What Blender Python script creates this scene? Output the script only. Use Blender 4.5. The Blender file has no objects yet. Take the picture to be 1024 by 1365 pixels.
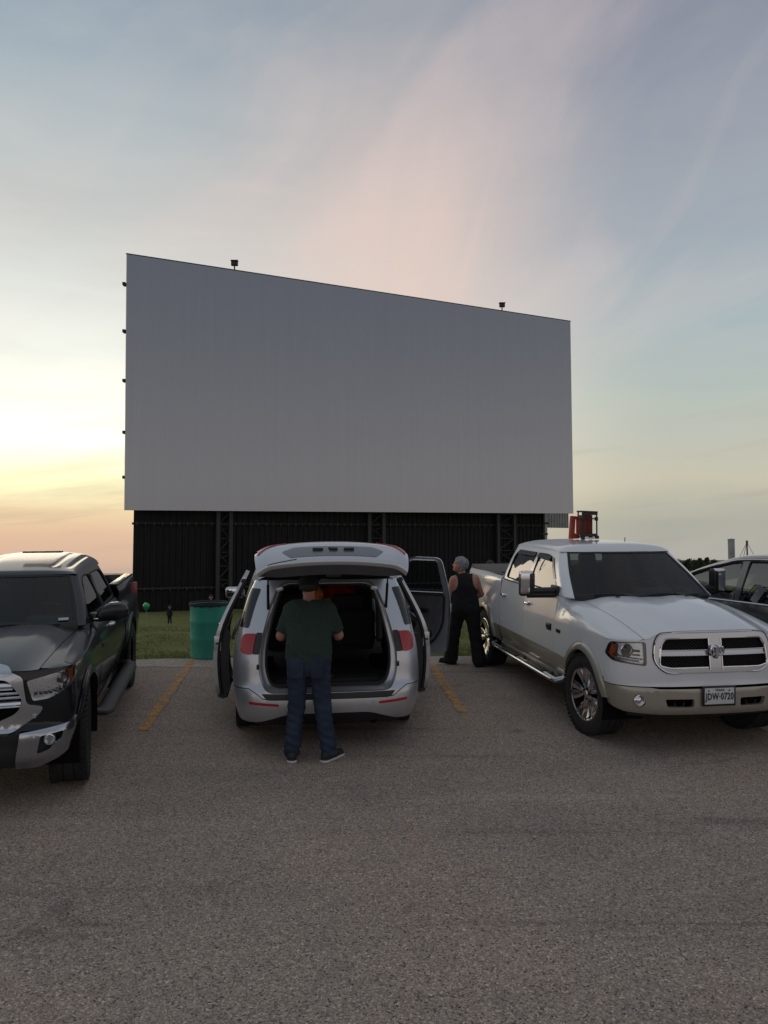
import bpy, bmesh, math, random
import numpy as np
from mathutils import Vector, Matrix, noise
random.seed(7)
S = bpy.context.scene
COL = S.collection
PI = math.pi
R = math.radians

# ------------------------------------------------------------------ camera frame
F_PX, CAM_H, V_LOT, V_HOR = 1035.0, 2.38, 680.0, 742.0      # photo pixels (1024 x 1365)
ALPHA = math.atan((V_HOR - 682.5) / F_PX) - math.atan((V_LOT - 682.5) / F_PX)   # the lot is a ramp rising towards the screen
PITCH = math.atan((V_HOR - 682.5) / F_PX)
LOT = Matrix.Rotation(ALPHA, 4, 'X')
LOT_THINGS = []                                             # things that stand on the ramp

# ------------------------------------------------------------------ materials
def nmat(name):
    m = bpy.data.materials.new(name); m.use_nodes = True
    nt = m.node_tree
    return m, nt, nt.nodes['Principled BSDF']
def setc(b, color=None, rough=None, metal=None, coat=None, spec=None, emit=None, estr=None, sheen=None):
    if color is not None: b.inputs['Base Color'].default_value = (*color, 1)
    if rough is not None: b.inputs['Roughness'].default_value = rough
    if metal is not None: b.inputs['Metallic'].default_value = metal
    if coat is not None:
        b.inputs['Coat Weight'].default_value = coat; b.inputs['Coat Roughness'].default_value = .04
    if spec is not None: b.inputs['Specular IOR Level'].default_value = spec
    if sheen is not None: b.inputs['Sheen Weight'].default_value = sheen
def node(nt, kind, **kw):
    n = nt.nodes.new(kind)
    for k, v in kw.items(): setattr(n, k, v)
    return n
def noise_tex(nt, scale, detail=4, rough=.55, vec=None, dist=0):
    n = nt.nodes.new('ShaderNodeTexNoise')
    n.inputs['Scale'].default_value = scale; n.inputs['Detail'].default_value = detail
    n.inputs['Roughness'].default_value = rough; n.inputs['Distortion'].default_value = dist
    if vec is not None: nt.links.new(vec, n.inputs['Vector'])
    return n
def ramp(nt, fac, stops):
    n = nt.nodes.new('ShaderNodeValToRGB')
    cr = n.color_ramp
    while len(cr.elements) > 1: cr.elements.remove(cr.elements[-1])
    cr.elements[0].position = stops[0][0]
    c = stops[0][1]; cr.elements[0].color = (*c, 1) if len(c) == 3 else c
    for p, c in stops[1:]:
        e = cr.elements.new(p); e.color = (*c, 1) if len(c) == 3 else c
    nt.links.new(fac, n.inputs['Fac'])
    return n
def mixc(nt, fac, a, b, mode='MIX'):
    n = nt.nodes.new('ShaderNodeMix'); n.data_type = 'RGBA'; n.blend_type = mode
    for sock, v in ((n.inputs[0], fac), (n.inputs[6], a), (n.inputs[7], b)):
        if isinstance(v, (int, float)): sock.default_value = v
        elif isinstance(v, tuple): sock.default_value = (*v, 1)
        else: nt.links.new(v, sock)
    return n.outputs[2]
def bump(nt, b, h, strength=.3, dist=.01):
    n = nt.nodes.new('ShaderNodeBump'); n.inputs['Strength'].default_value = strength
    n.inputs['Distance'].default_value = dist
    nt.links.new(h, n.inputs['Height']); nt.links.new(n.outputs['Normal'], b.inputs['Normal'])
    return n
def objco(nt): return nt.nodes.new('ShaderNodeTexCoord').outputs['Object']
def simple(name, color, rough=.5, metal=0, coat=0, spec=.5, var=0, vscale=6, bmp=0, bscale=60, bdist=.003, rvar=0):
    """Procedural material: base colour with slight noise variation and optional bump."""
    m, nt, b = nmat(name)
    setc(b, color, rough, metal, coat, spec)
    if var or rvar:
        n = noise_tex(nt, vscale, 6, .6, objco(nt))
        if var:
            lo = tuple(c * (1 - var) for c in color); hi = tuple(min(1, c * (1 + var)) for c in color)
            r = ramp(nt, n.outputs['Fac'], [(.3, lo), (.7, hi)])
            nt.links.new(r.outputs['Color'], b.inputs['Base Color'])
        if rvar:
            mr = nt.nodes.new('ShaderNodeMapRange'); mr.inputs['From Min'].default_value = .3; mr.inputs['From Max'].default_value = .7
            mr.inputs['To Min'].default_value = max(.02, rough - rvar); mr.inputs['To Max'].default_value = rough + rvar
            nt.links.new(n.outputs['Fac'], mr.inputs['Value']); nt.links.new(mr.outputs['Result'], b.inputs['Roughness'])
    if bmp:
        n2 = noise_tex(nt, bscale, 5, .6, objco(nt)); bump(nt, b, n2.outputs['Fac'], bmp, bdist)
    return m
def paint(name, color, metal=0, rough=.35, flake=0, dirt=.25, dirtc=(.14, .12, .10), coat=1.0, spec=.5):
    """Car paint: clear coat over colour, road dust gathering low on the body."""
    m, nt, b = nmat(name)
    setc(b, color, rough, metal, coat, spec)
    co = nt.nodes.new('ShaderNodeTexCoord').outputs['Object']
    sep = nt.nodes.new('ShaderNodeSeparateXYZ'); nt.links.new(co, sep.inputs[0])
    n = noise_tex(nt, 3.5, 7, .65, co)
    mr = nt.nodes.new('ShaderNodeMapRange'); mr.inputs['From Min'].default_value = .9; mr.inputs['From Max'].default_value = .25
    nt.links.new(sep.outputs['Z'], mr.inputs['Value'])
    mu = nt.nodes.new('ShaderNodeMath'); mu.operation = 'MULTIPLY'
    nt.links.new(mr.outputs['Result'], mu.inputs[0]); nt.links.new(n.outputs['Fac'], mu.inputs[1])
    mu2 = nt.nodes.new('ShaderNodeMath'); mu2.operation = 'MULTIPLY'; mu2.inputs[1].default_value = dirt * 2
    nt.links.new(mu.outputs[0], mu2.inputs[0])
    c = mixc(nt, mu2.outputs[0], color, dirtc)
    nt.links.new(c, b.inputs['Base Color'])
    r2 = nt.nodes.new('ShaderNodeMapRange'); r2.inputs['To Min'].default_value = .03; r2.inputs['To Max'].default_value = .16
    n2 = noise_tex(nt, 9, 5, .6, co); nt.links.new(n2.outputs['Fac'], r2.inputs['Value'])
    nt.links.new(r2.outputs['Result'], b.inputs['Coat Roughness'])
    if flake:
        n3 = noise_tex(nt, 900, 1, .5, co); bump(nt, b, n3.outputs['Fac'], flake, .0004)
    return m
def glass(name, tint=(.25, .3, .3), rough=.015, refl=1.0, ior=1.7):
    m = bpy.data.materials.new(name); m.use_nodes = True; nt = m.node_tree
    nt.nodes.clear()
    out = nt.nodes.new('ShaderNodeOutputMaterial'); mx = nt.nodes.new('ShaderNodeMixShader')
    tr = nt.nodes.new('ShaderNodeBsdfTransparent'); tr.inputs['Color'].default_value = (*tint, 1)
    gl = nt.nodes.new('ShaderNodeBsdfGlossy'); gl.inputs['Roughness'].default_value = rough
    gl.inputs['Color'].default_value = (refl, refl, refl, 1)
    fr = nt.nodes.new('ShaderNodeFresnel'); fr.inputs['IOR'].default_value = ior
    nt.links.new(fr.outputs[0], mx.inputs[0]); nt.links.new(tr.outputs[0], mx.inputs[1]); nt.links.new(gl.outputs[0], mx.inputs[2])
    nt.links.new(mx.outputs[0], out.inputs['Surface'])
    return m

M = {}
M['white'] = paint('white_paint', (.64, .65, .67), 0, .4, dirt=.12)
M['gold'] = paint('champagne_paint', (.36, .335, .28), .4, .38, dirt=.22)
M['black'] = paint('black_paint', (.004, .006, .009), 0, .4, dirt=.03, dirtc=(.05, .045, .04), coat=.62, spec=.15)
M['silver'] = paint('silver_paint', (.50, .52, .55), .7, .34, dirt=.2)
M['pewter'] = paint('grey_metallic_paint', (.085, .085, .08), .6, .34, dirt=.2)
M['chrome'] = simple('chrome', (.72, .73, .75), .07, 1, rvar=.04, vscale=14)
M['chrome_dull'] = simple('satin_chrome', (.42, .45, .49), .22, 1)
M['alloy'] = simple('polished_alloy', (.60, .60, .60), .14, 1, rvar=.07, vscale=20)
M['plastic'] = simple('black_plastic', (.014, .014, .015), .5, var=.2, bmp=.2, bscale=300, bdist=.0006)
M['trim'] = simple('black_trim', (.010, .010, .011), .32)
M['seal'] = simple('rubber_seal', (.012, .012, .012), .75)
M['tyre'] = simple('tyre_rubber', (.017, .0165, .016), .85, var=.35, vscale=14, bmp=.3, bscale=80, bdist=.002)
M['cavity'] = simple('underbody', (.006, .006, .006), .95, spec=.1)
M['interior'] = simple('interior_fabric', (.022, .021, .021), .9, var=.3, vscale=30, bmp=.3, bscale=260, bdist=.001)
M['interior_grey'] = simple('interior_plastic', (.085, .085, .086), .6, var=.1, vscale=8, bmp=.2, bscale=300, bdist=.0005)
M['glass'] = glass('window_glass', (.30, .34, .33), ior=1.6)
M['glass_ws'] = glass('windshield_glass', (.40, .54, .56), ior=1.36)
M['glass_dark'] = glass('privacy_glass', (.20, .22, .22))
M['lens'] = glass('lamp_lens', (.86, .88, .90))
M['amber'] = simple('amber_reflector', (.75, .16, .03), .25, coat=1)
M['red_lens'] = simple('red_lamp_plastic', (.36, .006, .012), .22, coat=.4, var=.3, vscale=60)
M['reflector'] = simple('lamp_reflector', (.62, .64, .66), .16, .9, var=.2, vscale=70, bmp=.5, bscale=90, bdist=.002)
M['bulb'] = simple('dark_projector', (.02, .02, .025), .05, coat=1)
M['mirror'] = simple('mirror_glass', (.6, .62, .64), .02, 1)
M['sticker'] = simple('windshield_sticker', (.34, .42, .38), .6, var=.4, vscale=120)

# ------------------------------------------------------------------ object helpers
CENTER = Vector((0, 1, .8))
def finish(name, bm, mats, parent=None, sharp=38, doubles=0):
    if doubles: bmesh.ops.remove_doubles(bm, verts=bm.verts, dist=doubles)
    me = bpy.data.meshes.new(name)
    bm.to_mesh(me); bm.free()
    if not isinstance(mats, (list, tuple)): mats = [mats]
    for m in mats: me.materials.append(m)
    me.polygons.foreach_set('use_smooth', [True] * len(me.polygons))
    if sharp: me.set_sharp_from_angle(angle=R(sharp))
    o = bpy.data.objects.new(name, me); COL.objects.link(o)
    if parent: o.parent = parent
    return o
def thing(name, label, cat, loc=(0, 0, 0), rz=0, group=None, lot=True):
    o = bpy.data.objects.new(name, None); COL.objects.link(o)
    o.empty_display_size = .2
    o.location = loc; o.rotation_euler = (0, 0, rz)
    o['label'] = label; o['category'] = cat
    if group: o['group'] = group
    if lot: LOT_THINGS.append(o)
    return o
def tag(o, label, cat, group=None, lot=True, kind=None):
    o['label'] = label; o['category'] = cat
    if group: o['group'] = group
    if kind: o['kind'] = kind
    if lot: LOT_THINGS.append(o)
    return o
def struct(o, lot=True, kind='structure'):
    o['kind'] = kind
    if lot: LOT_THINGS.append(o)
    return o

def lerp(a, b, t): return a + (b - a) * t
def smooth(a, b, x):
    t = max(0., min(1., (x - a) / (b - a))); return t * t * (3 - 2 * t)
def pchip(*pts):
    xs = [p[0] for p in pts]; ys = [p[1] for p in pts]; n = len(xs)
    if n == 2:
        return lambda x: ys[0] + (ys[1] - ys[0]) * max(0, min(1, (x - xs[0]) / (xs[1] - xs[0])))
    h = [xs[i + 1] - xs[i] for i in range(n - 1)]; d = [(ys[i + 1] - ys[i]) / h[i] for i in range(n - 1)]
    m = [0] * n
    for i in range(1, n - 1):
        if d[i - 1] * d[i] > 0:
            w1 = 2 * h[i] + h[i - 1]; w2 = h[i] + 2 * h[i - 1]
            m[i] = (w1 + w2) / (w1 / d[i - 1] + w2 / d[i])
    m[0] = d[0]; m[-1] = d[-1]
    def f(x):
        if x <= xs[0]: return ys[0] + m[0] * (x - xs[0]) if x > xs[0] - .2 else ys[0] - m[0] * .2
        if x >= xs[-1]: return ys[-1]
        i = 0
        while x > xs[i + 1]: i += 1
        t = (x - xs[i]) / h[i]; t2 = t * t; t3 = t2 * t
        return (2*t3 - 3*t2 + 1)*ys[i] + (t3 - 2*t2 + t)*h[i]*m[i] + (-2*t3 + 3*t2)*ys[i+1] + (t3 - t2)*h[i]*m[i+1]
    return f
def rpoly(pts, rad=.03, n=5):
    """Polygon with rounded corners. rad: number or list."""
    out = []; N = len(pts)
    for i in range(N):
        r = rad[i] if isinstance(rad, (list, tuple)) else rad
        p = Vector((*pts[i], 0)); a = Vector((*pts[i - 1], 0)) - p; b = Vector((*pts[(i + 1) % N], 0)) - p
        la, lb = a.length, b.length
        if r <= 0 or la < 1e-6 or lb < 1e-6: out.append((p.x, p.y)); continue
        a /= la; b /= lb
        d = min(r, la * .48, lb * .48)
        p0 = p + a * d; p2 = p + b * d
        for k in range(n + 1):
            t = k / n; q = p0 * (1 - t) ** 2 + p * 2 * t * (1 - t) + p2 * t * t
            out.append((q.x, q.y))
    return out
def arc(cx, cy, r, a0, a1, n=24):
    return [(cx + r * math.cos(R(lerp(a0, a1, k / n))), cy + r * math.sin(R(lerp(a0, a1, k / n)))) for k in range(n + 1)]

def orient(bm, center=None):
    c = center or CENTER
    bm.normal_update()
    s = sum(f.normal.dot(f.calc_center_median() - c) * f.calc_area() for f in bm.faces)
    if s < 0:
        bmesh.ops.reverse_faces(bm, faces=bm.faces); bm.normal_update()
def rim(bm, t):
    """Fold the open border inwards by t so that a panel shows its thickness."""
    if not t: return
    bm.normal_update()
    be = [e for e in bm.edges if e.is_boundary]
    vn = {}
    for e in be:
        for v in e.verts: vn[v.index if False else v] = v.normal.copy()
    pairs = {}
    for v, nrm in vn.items():
        pairs[v] = bm.verts.new(v.co - nrm * t)
    for e in be:
        f = e.link_faces[0]
        a, b = e.verts
        for l in f.loops:
            if l.edge == e:
                a, b = l.vert, l.link_loop_next.vert
        nf = bm.faces.new((b, a, pairs[a], pairs[b])); nf.material_index = f.material_index
        e.smooth = False
def cookie(name, outline, fn, mats, parent, su=.08, sv=.08, holes=(), cu=(), cv=(), thick=.018, matfn=None, center=None, mirror=False, off=0):
    """A panel: 2-D outline (with holes) cut on a fine grid and laid on the surface fn(u, v) -> (x, y, z)."""
    bm = bmesh.new()
    edges = []
    def ring(pts):
        vs = [bm.verts.new((p[0], p[1], 0)) for p in pts]
        for i in range(len(vs)):
            if (vs[i].co - vs[i - 1].co).length > 1e-6: edges.append(bm.edges.new((vs[i - 1], vs[i])))
    def clean(pts):
        o = []
        for p in pts:
            if not o or abs(p[0] - o[-1][0]) + abs(p[1] - o[-1][1]) > 1e-5: o.append(p)
        if abs(o[0][0] - o[-1][0]) + abs(o[0][1] - o[-1][1]) < 1e-5: o.pop()
        return o
    ring(clean(outline))
    for h in holes: ring(clean(h))
    bmesh.ops.triangle_fill(bm, edges=edges, use_beauty=True)
    us = [p[0] for p in outline]; vs_ = [p[1] for p in outline]
    gu = set(round(x, 4) for x in cu); gv = set(round(x, 4) for x in cv)
    k = math.ceil(min(us) / su + 1e-6)
    while k * su < max(us) - 1e-4: gu.add(round(k * su, 4)); k += 1
    k = math.ceil(min(vs_) / sv + 1e-6)
    while k * sv < max(vs_) - 1e-4: gv.add(round(k * sv, 4)); k += 1
    for g in gu: bmesh.ops.bisect_plane(bm, geom=bm.verts[:] + bm.edges[:] + bm.faces[:], dist=1e-5, plane_co=(g, 0, 0), plane_no=(1, 0, 0))
    for g in gv: bmesh.ops.bisect_plane(bm, geom=bm.verts[:] + bm.edges[:] + bm.faces[:], dist=1e-5, plane_co=(0, g, 0), plane_no=(0, 1, 0))
    kill = []; bnd = {v for e in bm.edges if e.is_boundary for v in e.verts}
    for e in bm.edges:
        if len(e.link_faces) != 2 or any(v in bnd for f in e.link_faces for v in f.verts): continue
        a, b = e.verts[0].co, e.verts[1].co
        if abs(a.x - b.x) < 1e-5 and any(abs(a.x - g) < 2e-5 for g in gu): continue
        if abs(a.y - b.y) < 1e-5 and any(abs(a.y - g) < 2e-5 for g in gv): continue
        kill.append(e)
    bmesh.ops.dissolve_edges(bm, edges=kill, use_verts=False)
    bmesh.ops.remove_doubles(bm, verts=bm.verts, dist=1e-5)
    if matfn:
        for f in bm.faces:
            c = f.calc_center_median(); f.material_index = matfn(c.x, c.y)
    for v in bm.verts:
        p = fn(v.co.x, v.co.y); v.co = (-p[0], p[1], p[2]) if mirror else p
    orient(bm, center)
    if off:
        for v, q in [(v, v.co + v.normal * off) for v in bm.verts]: v.co = q
        bm.normal_update()
    rim(bm, thick)
    return finish(name, bm, mats, parent, 40)
def grid_bm(fn, nu, nv, bm=None):
    bm = bm or bmesh.new()
    vs = [[bm.verts.new(fn(i / nu, j / nv)) for j in range(nv + 1)] for i in range(nu + 1)]
    for i in range(nu):
        for j in range(nv):
            bm.faces.new((vs[i][j], vs[i + 1][j], vs[i + 1][j + 1], vs[i][j + 1]))
    return bm
def patch(name, fn, nu, nv, mats, parent, thick=.018, center=None):
    bm = grid_bm(fn, nu, nv)
    bmesh.ops.remove_doubles(bm, verts=bm.verts, dist=1e-5)
    orient(bm, center); rim(bm, thick)
    return finish(name, bm, mats, parent, 40)
def box(bm, c, s, rot=None, bev=0, mi=0, seg=2):
    r = bmesh.ops.create_cube(bm, size=1)
    vs = r['verts']
    for v in vs: v.co = Vector((v.co.x * s[0], v.co.y * s[1], v.co.z * s[2]))
    if bev:
        es = list({e for v in vs for e in v.link_edges})
        b = bmesh.ops.bevel(bm, geom=es, offset=bev, segments=seg, affect='EDGES', profile=.6)
        vs = list({v for f in b['faces'] for v in f.verts} | {v for v in vs if v.is_valid})
    mt = Matrix.Translation(c) @ (rot.to_4x4() if rot is not None else Matrix.Identity(4))
    for v in vs: v.co = mt @ v.co
    fs = {f for v in vs for f in v.link_faces}
    for f in fs: f.material_index = mi
    return vs
def euler(x=0, y=0, z=0):
    from mathutils import Euler
    return Euler((R(x), R(y), R(z))).to_matrix()
def tube(bm, pts, r, n=8, closed=False, cap=True, mi=0, flat=1.0):
    pts = [Vector(p) for p in pts]; N = len(pts); rings = []
    up = None
    for i, p in enumerate(pts):
        if closed: d = pts[(i + 1) % N] - pts[i - 1]
        else: d = pts[min(i + 1, N - 1)] - pts[max(i - 1, 0)]
        d.normalize()
        if up is None:
            up = Vector((0, 0, 1)) if abs(d.z) < .9 else Vector((0, 1, 0))
        s = d.cross(up)
        if s.length < 1e-4: s = d.cross(Vector((1, .1, 0)))
        s.normalize(); up = s.cross(d).normalized()
        rr = r[i] if isinstance(r, (list, tuple)) else r
        rings.append([bm.verts.new(p + (s * math.cos(2 * PI * k / n) + up * flat * math.sin(2 * PI * k / n)) * rr) for k in range(n)])
    M_ = N if closed else N - 1
    for i in range(M_):
        a, b = rings[i], rings[(i + 1) % N]
        for k in range(n):
            f = bm.faces.new((a[k], a[(k + 1) % n], b[(k + 1) % n], b[k])); f.material_index = mi
    if cap and not closed:
        for ring, rev in ((rings[0], True), (rings[-1], False)):
            f = bm.faces.new(ring[::-1] if rev else ring); f.material_index = mi
    return rings
def lathe(bm, prof, n=48, axis='X', c=(0, 0, 0), mi=0, closed=False):
    """prof: list of (along axis, radius)."""
    rings = []
    for a, r in prof:
        ring = []
        for k in range(n):
            t = 2 * PI * k / n; p = (a, r * math.cos(t), r * math.sin(t))
            if axis == 'Z': p = (p[1], p[2], a)
            if axis == 'Y': p = (p[1], a, p[2])
            ring.append(bm.verts.new(Vector(p) + Vector(c)))
        rings.append(ring)
    K = len(rings)
    for i in range(K if closed else K - 1):
        a, b = rings[i], rings[(i + 1) % K]
        for k in range(n):
            f = bm.faces.new((a[k], a[(k + 1) % n], b[(k + 1) % n], b[k])); f.material_index = mi
    return rings
def prism(bm, pts, fn0, fn1, mi=0):
    """Solid between two mappings of a 2-D outline."""
    a = [bm.verts.new(fn0(*p)) for p in pts]; b = [bm.verts.new(fn1(*p)) for p in pts]
    n = len(pts)
    f = bm.faces.new(a); f.material_index = mi
    f = bm.faces.new(b[::-1]); f.material_index = mi
    for i in range(n):
        f = bm.faces.new((a[i], b[i], b[(i + 1) % n], a[(i + 1) % n])); f.material_index = mi
    bmesh.ops.recalc_face_normals(bm, faces=bm.faces)
def text_bm(txt, size, fn, bm=None, ext=.002, spacing=1.0, bold=0):
    """Lettering as mesh; fn maps text (x, y, z) to place. Centred."""
    cu = bpy.data.curves.new('lettering', 'FONT'); cu.body = txt; cu.size = size; cu.align_x = 'CENTER'; cu.align_y = 'CENTER'
    cu.extrude = ext; cu.space_character = spacing; cu.offset = bold; cu.resolution_u = 2
    o = bpy.data.objects.new('lettering', cu); COL.objects.link(o)
    bpy.context.view_layer.update()
    me = bpy.data.meshes.new_from_object(o.evaluated_get(bpy.context.evaluated_depsgraph_get()))
    bpy.data.objects.remove(o); bpy.data.curves.remove(cu)
    b2 = bm or bmesh.new()
    old = set(b2.verts)
    b2.from_mesh(me); bpy.data.meshes.remove(me)
    for v in b2.verts:
        if v not in old: v.co = fn(*v.co)
    return b2
def wheel(parent, x, y, side, rad=.42, width=.275, rim_r=.26, style='spoke', steer=0, tread=.010):
    """One wheel with tyre and rim as sub-parts. side = +1 if its outer face points to +x."""
    w = bpy.data.objects.new('wheel', None); COL.objects.link(w); w.parent = parent
    w.location = (x, y, rad); w.rotation_euler = (0, 0, steer)
    h = width / 2
    prof = [(-h * .72, rim_r - .005), (-h * .9, rim_r + .012), (-h, rim_r + .05), (-h * 1.02, rad * .82), (-h * .93, rad - .022), (-h * .8, rad - .006)]
    xs = [-.66, -.6, -.585, -.3, -.285, -.245, -.23, .23, .245, .285, .3, .585, .6, .66]
    for i, xx in enumerate(xs):
        groove = (i in (3, 4, 5, 6) and i in (4, 5)) or i in (9, 8) and i in (8, 9)
        prof.append((xx * h * 1.1, rad - (.009 if i in (4, 5, 8, 9) else 0)))
    prof += [(-a, r) for a, r in reversed(prof[:6])]
    bm = bmesh.new()
    if side < 0: prof = [(-a, r) for a, r in reversed(prof)]
    lathe(bm, prof, 64, 'X')
    # tread blocks on the shoulders
    nb = 56
    for k in range(nb):
        t = 2 * PI * (k + .5) / nb
        for sx in (-1, 1):
            rot = Matrix.Rotation(t, 3, 'X')
            box(bm, rot @ Vector((sx * h * .84, 0, rad - .004)), (h * .36, rad * 2 * PI / nb * .62, tread * 2), rot @ Matrix.Rotation(sx * .18, 3, 'Z'))
    bmesh.ops.recalc_face_normals(bm, faces=bm.faces)
    finish('tyre', bm, M['tyre'], w, 30)
    bm = bmesh.new(); s = side
    # barrel and lip
    lathe(bm, [(s * h * .86, rim_r - .012), (s * h * .92, rim_r), (s * h * .90, rim_r + .012), (s * h * .76, rim_r + .008)], 64, 'X')
    lathe(bm, [(s * h * .86, rim_r - .012), (s * h * .55, rim_r - .03), (-s * h * .8, rim_r - .03)], 48, 'X', mi=1)
    lathe(bm, [(-s * h * .1, rim_r - .03), (-s * h * .1, .02)], 32, 'X', mi=1)
    lathe(bm, [(s * h * .1, .03), (s * h * .12, rim_r * .62), (-s * h * .05, rim_r * .64)], 40, 'X', mi=1)  # brake disc
    if style == 'spoke':
        for k in range(5):
            for dd in (-.20, .20):
                t0 = 2 * PI * k / 5
                for (r0, r1, a0, a1, wd0, wd1, d0, d1) in ((.045, rim_r - .012, dd * .8, dd * 1.15, .022, .062, .66, .84),):
                    nseg = 7; rows = []
                    for i in range(nseg + 1):
                        q = i / nseg; rr = lerp(r0, r1, q); a = t0 + lerp(a0, a1, q ** .8) * (1 + .15 * math.sin(q * PI)); wd = lerp(wd0, wd1, q ** 1.1)
                        xo = s * h * (lerp(d0, d1, q) - .10 * math.sin(q * PI))
                        rad_d = Vector((0, math.cos(a), math.sin(a))); tan = Vector((0, -math.sin(a), math.cos(a)))
                        c0 = rad_d * rr
                        rows.append([bm.verts.new(c0 + tan * (-wd) + Vector((xo - s * .028, 0, 0))), bm.verts.new(c0 + tan * (-wd * .8) + Vector((xo - s * .003, 0, 0))),
                                     bm.verts.new(c0 + tan * (wd * .1) + Vector((xo + s * .006, 0, 0))),
                                     bm.verts.new(c0 + tan * (wd * .8) + Vector((xo - s * .003, 0, 0))), bm.verts.new(c0 + tan * wd + Vector((xo - s * .028, 0, 0)))])
                    for i in range(nseg):
                        for j in range(4): bm.faces.new((rows[i][j], rows[i + 1][j], rows[i + 1][j + 1], rows[i][j + 1]))
        lathe(bm, [(s * h * .78, .0001), (s * h * .78, .03), (s * h * .72, .036), (s * h * .66, .075), (s * h * .5, .08)], 32, 'X')
    else:
        for k in range(6):
            t0 = 2 * PI * k / 6; rot = Matrix.Rotation(t0, 3, 'X')
            box(bm, rot @ Vector((s * h * .6, 0, rim_r * .55)), (.03, .06, rim_r * .85), rot, .008)
        lathe(bm, [(s * h * .7, .0001), (s * h * .7, .05), (s * h * .5, .07)], 32, 'X')
    for k in range(5):
        a = 2 * PI * k / 5 + .6
        lathe(bm, [(s * h * .78, .0001), (s * h * .78, .009), (s * h * .6, .009)], 8, 'X', c=(0, .055 * math.cos(a), .055 * math.sin(a)), mi=1)
    bmesh.ops.recalc_face_normals(bm, faces=bm.faces)
    finish('rim', bm, [M['alloy'] if style == 'spoke' else M['plastic'], M['cavity']], w, 35)
    return w
# ------------------------------------------------------------------ camera
cam = bpy.data.objects.new('camera', bpy.data.cameras.new('camera')); COL.objects.link(cam)
CAM = LOT @ Vector((0, 0, CAM_H))
cam.location = CAM
cam.rotation_euler = (PI / 2 + PITCH, 0, 0)
cam.data.sensor_fit = 'HORIZONTAL'; cam.data.sensor_width = 36; cam.data.lens = 36 * F_PX / 1024
cam.data.clip_start = .05; cam.data.clip_end = 9000
S.camera = cam
S.view_settings.view_transform = 'Standard'; S.view_settings.look = 'None'
S.view_settings.exposure = 0.0; S.view_settings.gamma = 1
S.render.resolution_x = 768; S.render.resolution_y = 1024
S.cycles.max_bounces = 8; S.cycles.transparent_max_bounces = 16
S.cycles.sample_clamp_indirect = 4
try: S.cycles.use_denoising = True
except Exception: pass
def at(px, py, Y):
    """World point seen at photo pixel (px, py) on the plane y = Y."""
    d = Vector(((px - 512) / F_PX, 1, (682.5 - py) / F_PX)); d.rotate(Matrix.Rotation(PITCH, 3, 'X'))
    return CAM + d * ((Y - CAM.y) / d.y)
def lot_at(px, py):
    """Lot-plane point seen at a photo pixel."""
    z = F_PX * CAM_H / (py - V_LOT)
    return ((px - 512) / F_PX * z, z)

# ------------------------------------------------------------------ world: dusk sky after the sun has gone behind thin cloud
def srgb(r, g, b, k=1.0):
    f = lambda c: ((c / 255 + .055) / 1.055) ** 2.4 if c > 10 else c / 255 / 12.92
    return (f(r) * k, f(g) * k, f(b) * k)
W = bpy.data.worlds.new('World'); S.world = W; W.use_nodes = True
nt = W.node_tree; nt.nodes.clear()
L = nt.links.new
def mth(op, a, b=None, c=None, clamp=False):
    n = nt.nodes.new('ShaderNodeMath'); n.operation = op; n.use_clamp = clamp
    for i, v in enumerate((a, b, c)):
        if v is None: continue
        if isinstance(v, (int, float)): n.inputs[i].default_value = v
        else: L(v, n.inputs[i])
    return n.outputs[0]
tc = nt.nodes.new('ShaderNodeTexCoord'); sp = nt.nodes.new('ShaderNodeSeparateXYZ'); L(tc.outputs['Generated'], sp.inputs[0])
el = mth('MULTIPLY', mth('ARCSINE', sp.outputs['Z']), 180 / PI)
az = mth('MULTIPLY', mth('ARCTAN2', sp.outputs['X'], sp.outputs['Y']), 180 / PI)
# wispy distortion of the elevation
cv = nt.nodes.new('ShaderNodeCombineXYZ'); L(mth('MULTIPLY', az, .035), cv.inputs[0]); L(mth('MULTIPLY', el, .16), cv.inputs[1])
n1 = noise_tex(nt, 1.6, 7, .55, cv.outputs[0], .6)
wob = mth('MULTIPLY', mth('SUBTRACT', n1.outputs['Fac'], .5), 5.5)
el2 = mth('ADD', el, mth('MULTIPLY', wob, mth('MULTIPLY', mth('ADD', el, 3), .07, clamp=True)))
fac = mth('DIVIDE', mth('ADD', el2, 10), 100, clamp=True)
def col(stops):
    return ramp(nt, fac, [((e + 10) / 100, c) for e, c in stops]).outputs['Color']
left = col([(-6, srgb(150, 128, 112)), (-1, srgb(206, 172, 150)), (1.6, srgb(222, 184, 152)), (3.4, srgb(238, 212, 165)), (5.2, srgb(255, 249, 200, 1.1)), (8, srgb(255, 254, 232, 1.3)),
            (11.5, srgb(252, 251, 236, 1.08)), (14.5, srgb(238, 240, 230)), (18, srgb(218, 221, 216)), (23, srgb(196, 198, 195)), (29, srgb(166, 180, 186)), (36, srgb(132, 154, 170)), (60, srgb(152, 164, 174)), (90, srgb(160, 168, 176))])
mid = col([(-6, srgb(150, 134, 118)), (0, srgb(204, 182, 160)), (4, srgb(236, 222, 188)), (9, srgb(236, 230, 210)), (15, srgb(218, 210, 198)), (19, srgb(208, 198, 190)), (24, srgb(200, 190, 186)), (29, srgb(178, 176, 178)),
           (36, srgb(147, 155, 165)), (60, srgb(152, 161, 172)), (90, srgb(160, 168, 176))])
right = col([(-6, srgb(128, 122, 112)), (0, srgb(166, 165, 156)), (2.4, srgb(163, 164, 152)), (5, srgb(192, 188, 168)), (7, srgb(186, 187, 172)), (11, srgb(176, 186, 178)), (16, srgb(164, 178, 182)), (22, srgb(154, 164, 174)),
             (29, srgb(142, 150, 163)), (36, srgb(124, 132, 150)), (60, srgb(146, 155, 168)), (90, srgb(160, 168, 176))])
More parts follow.
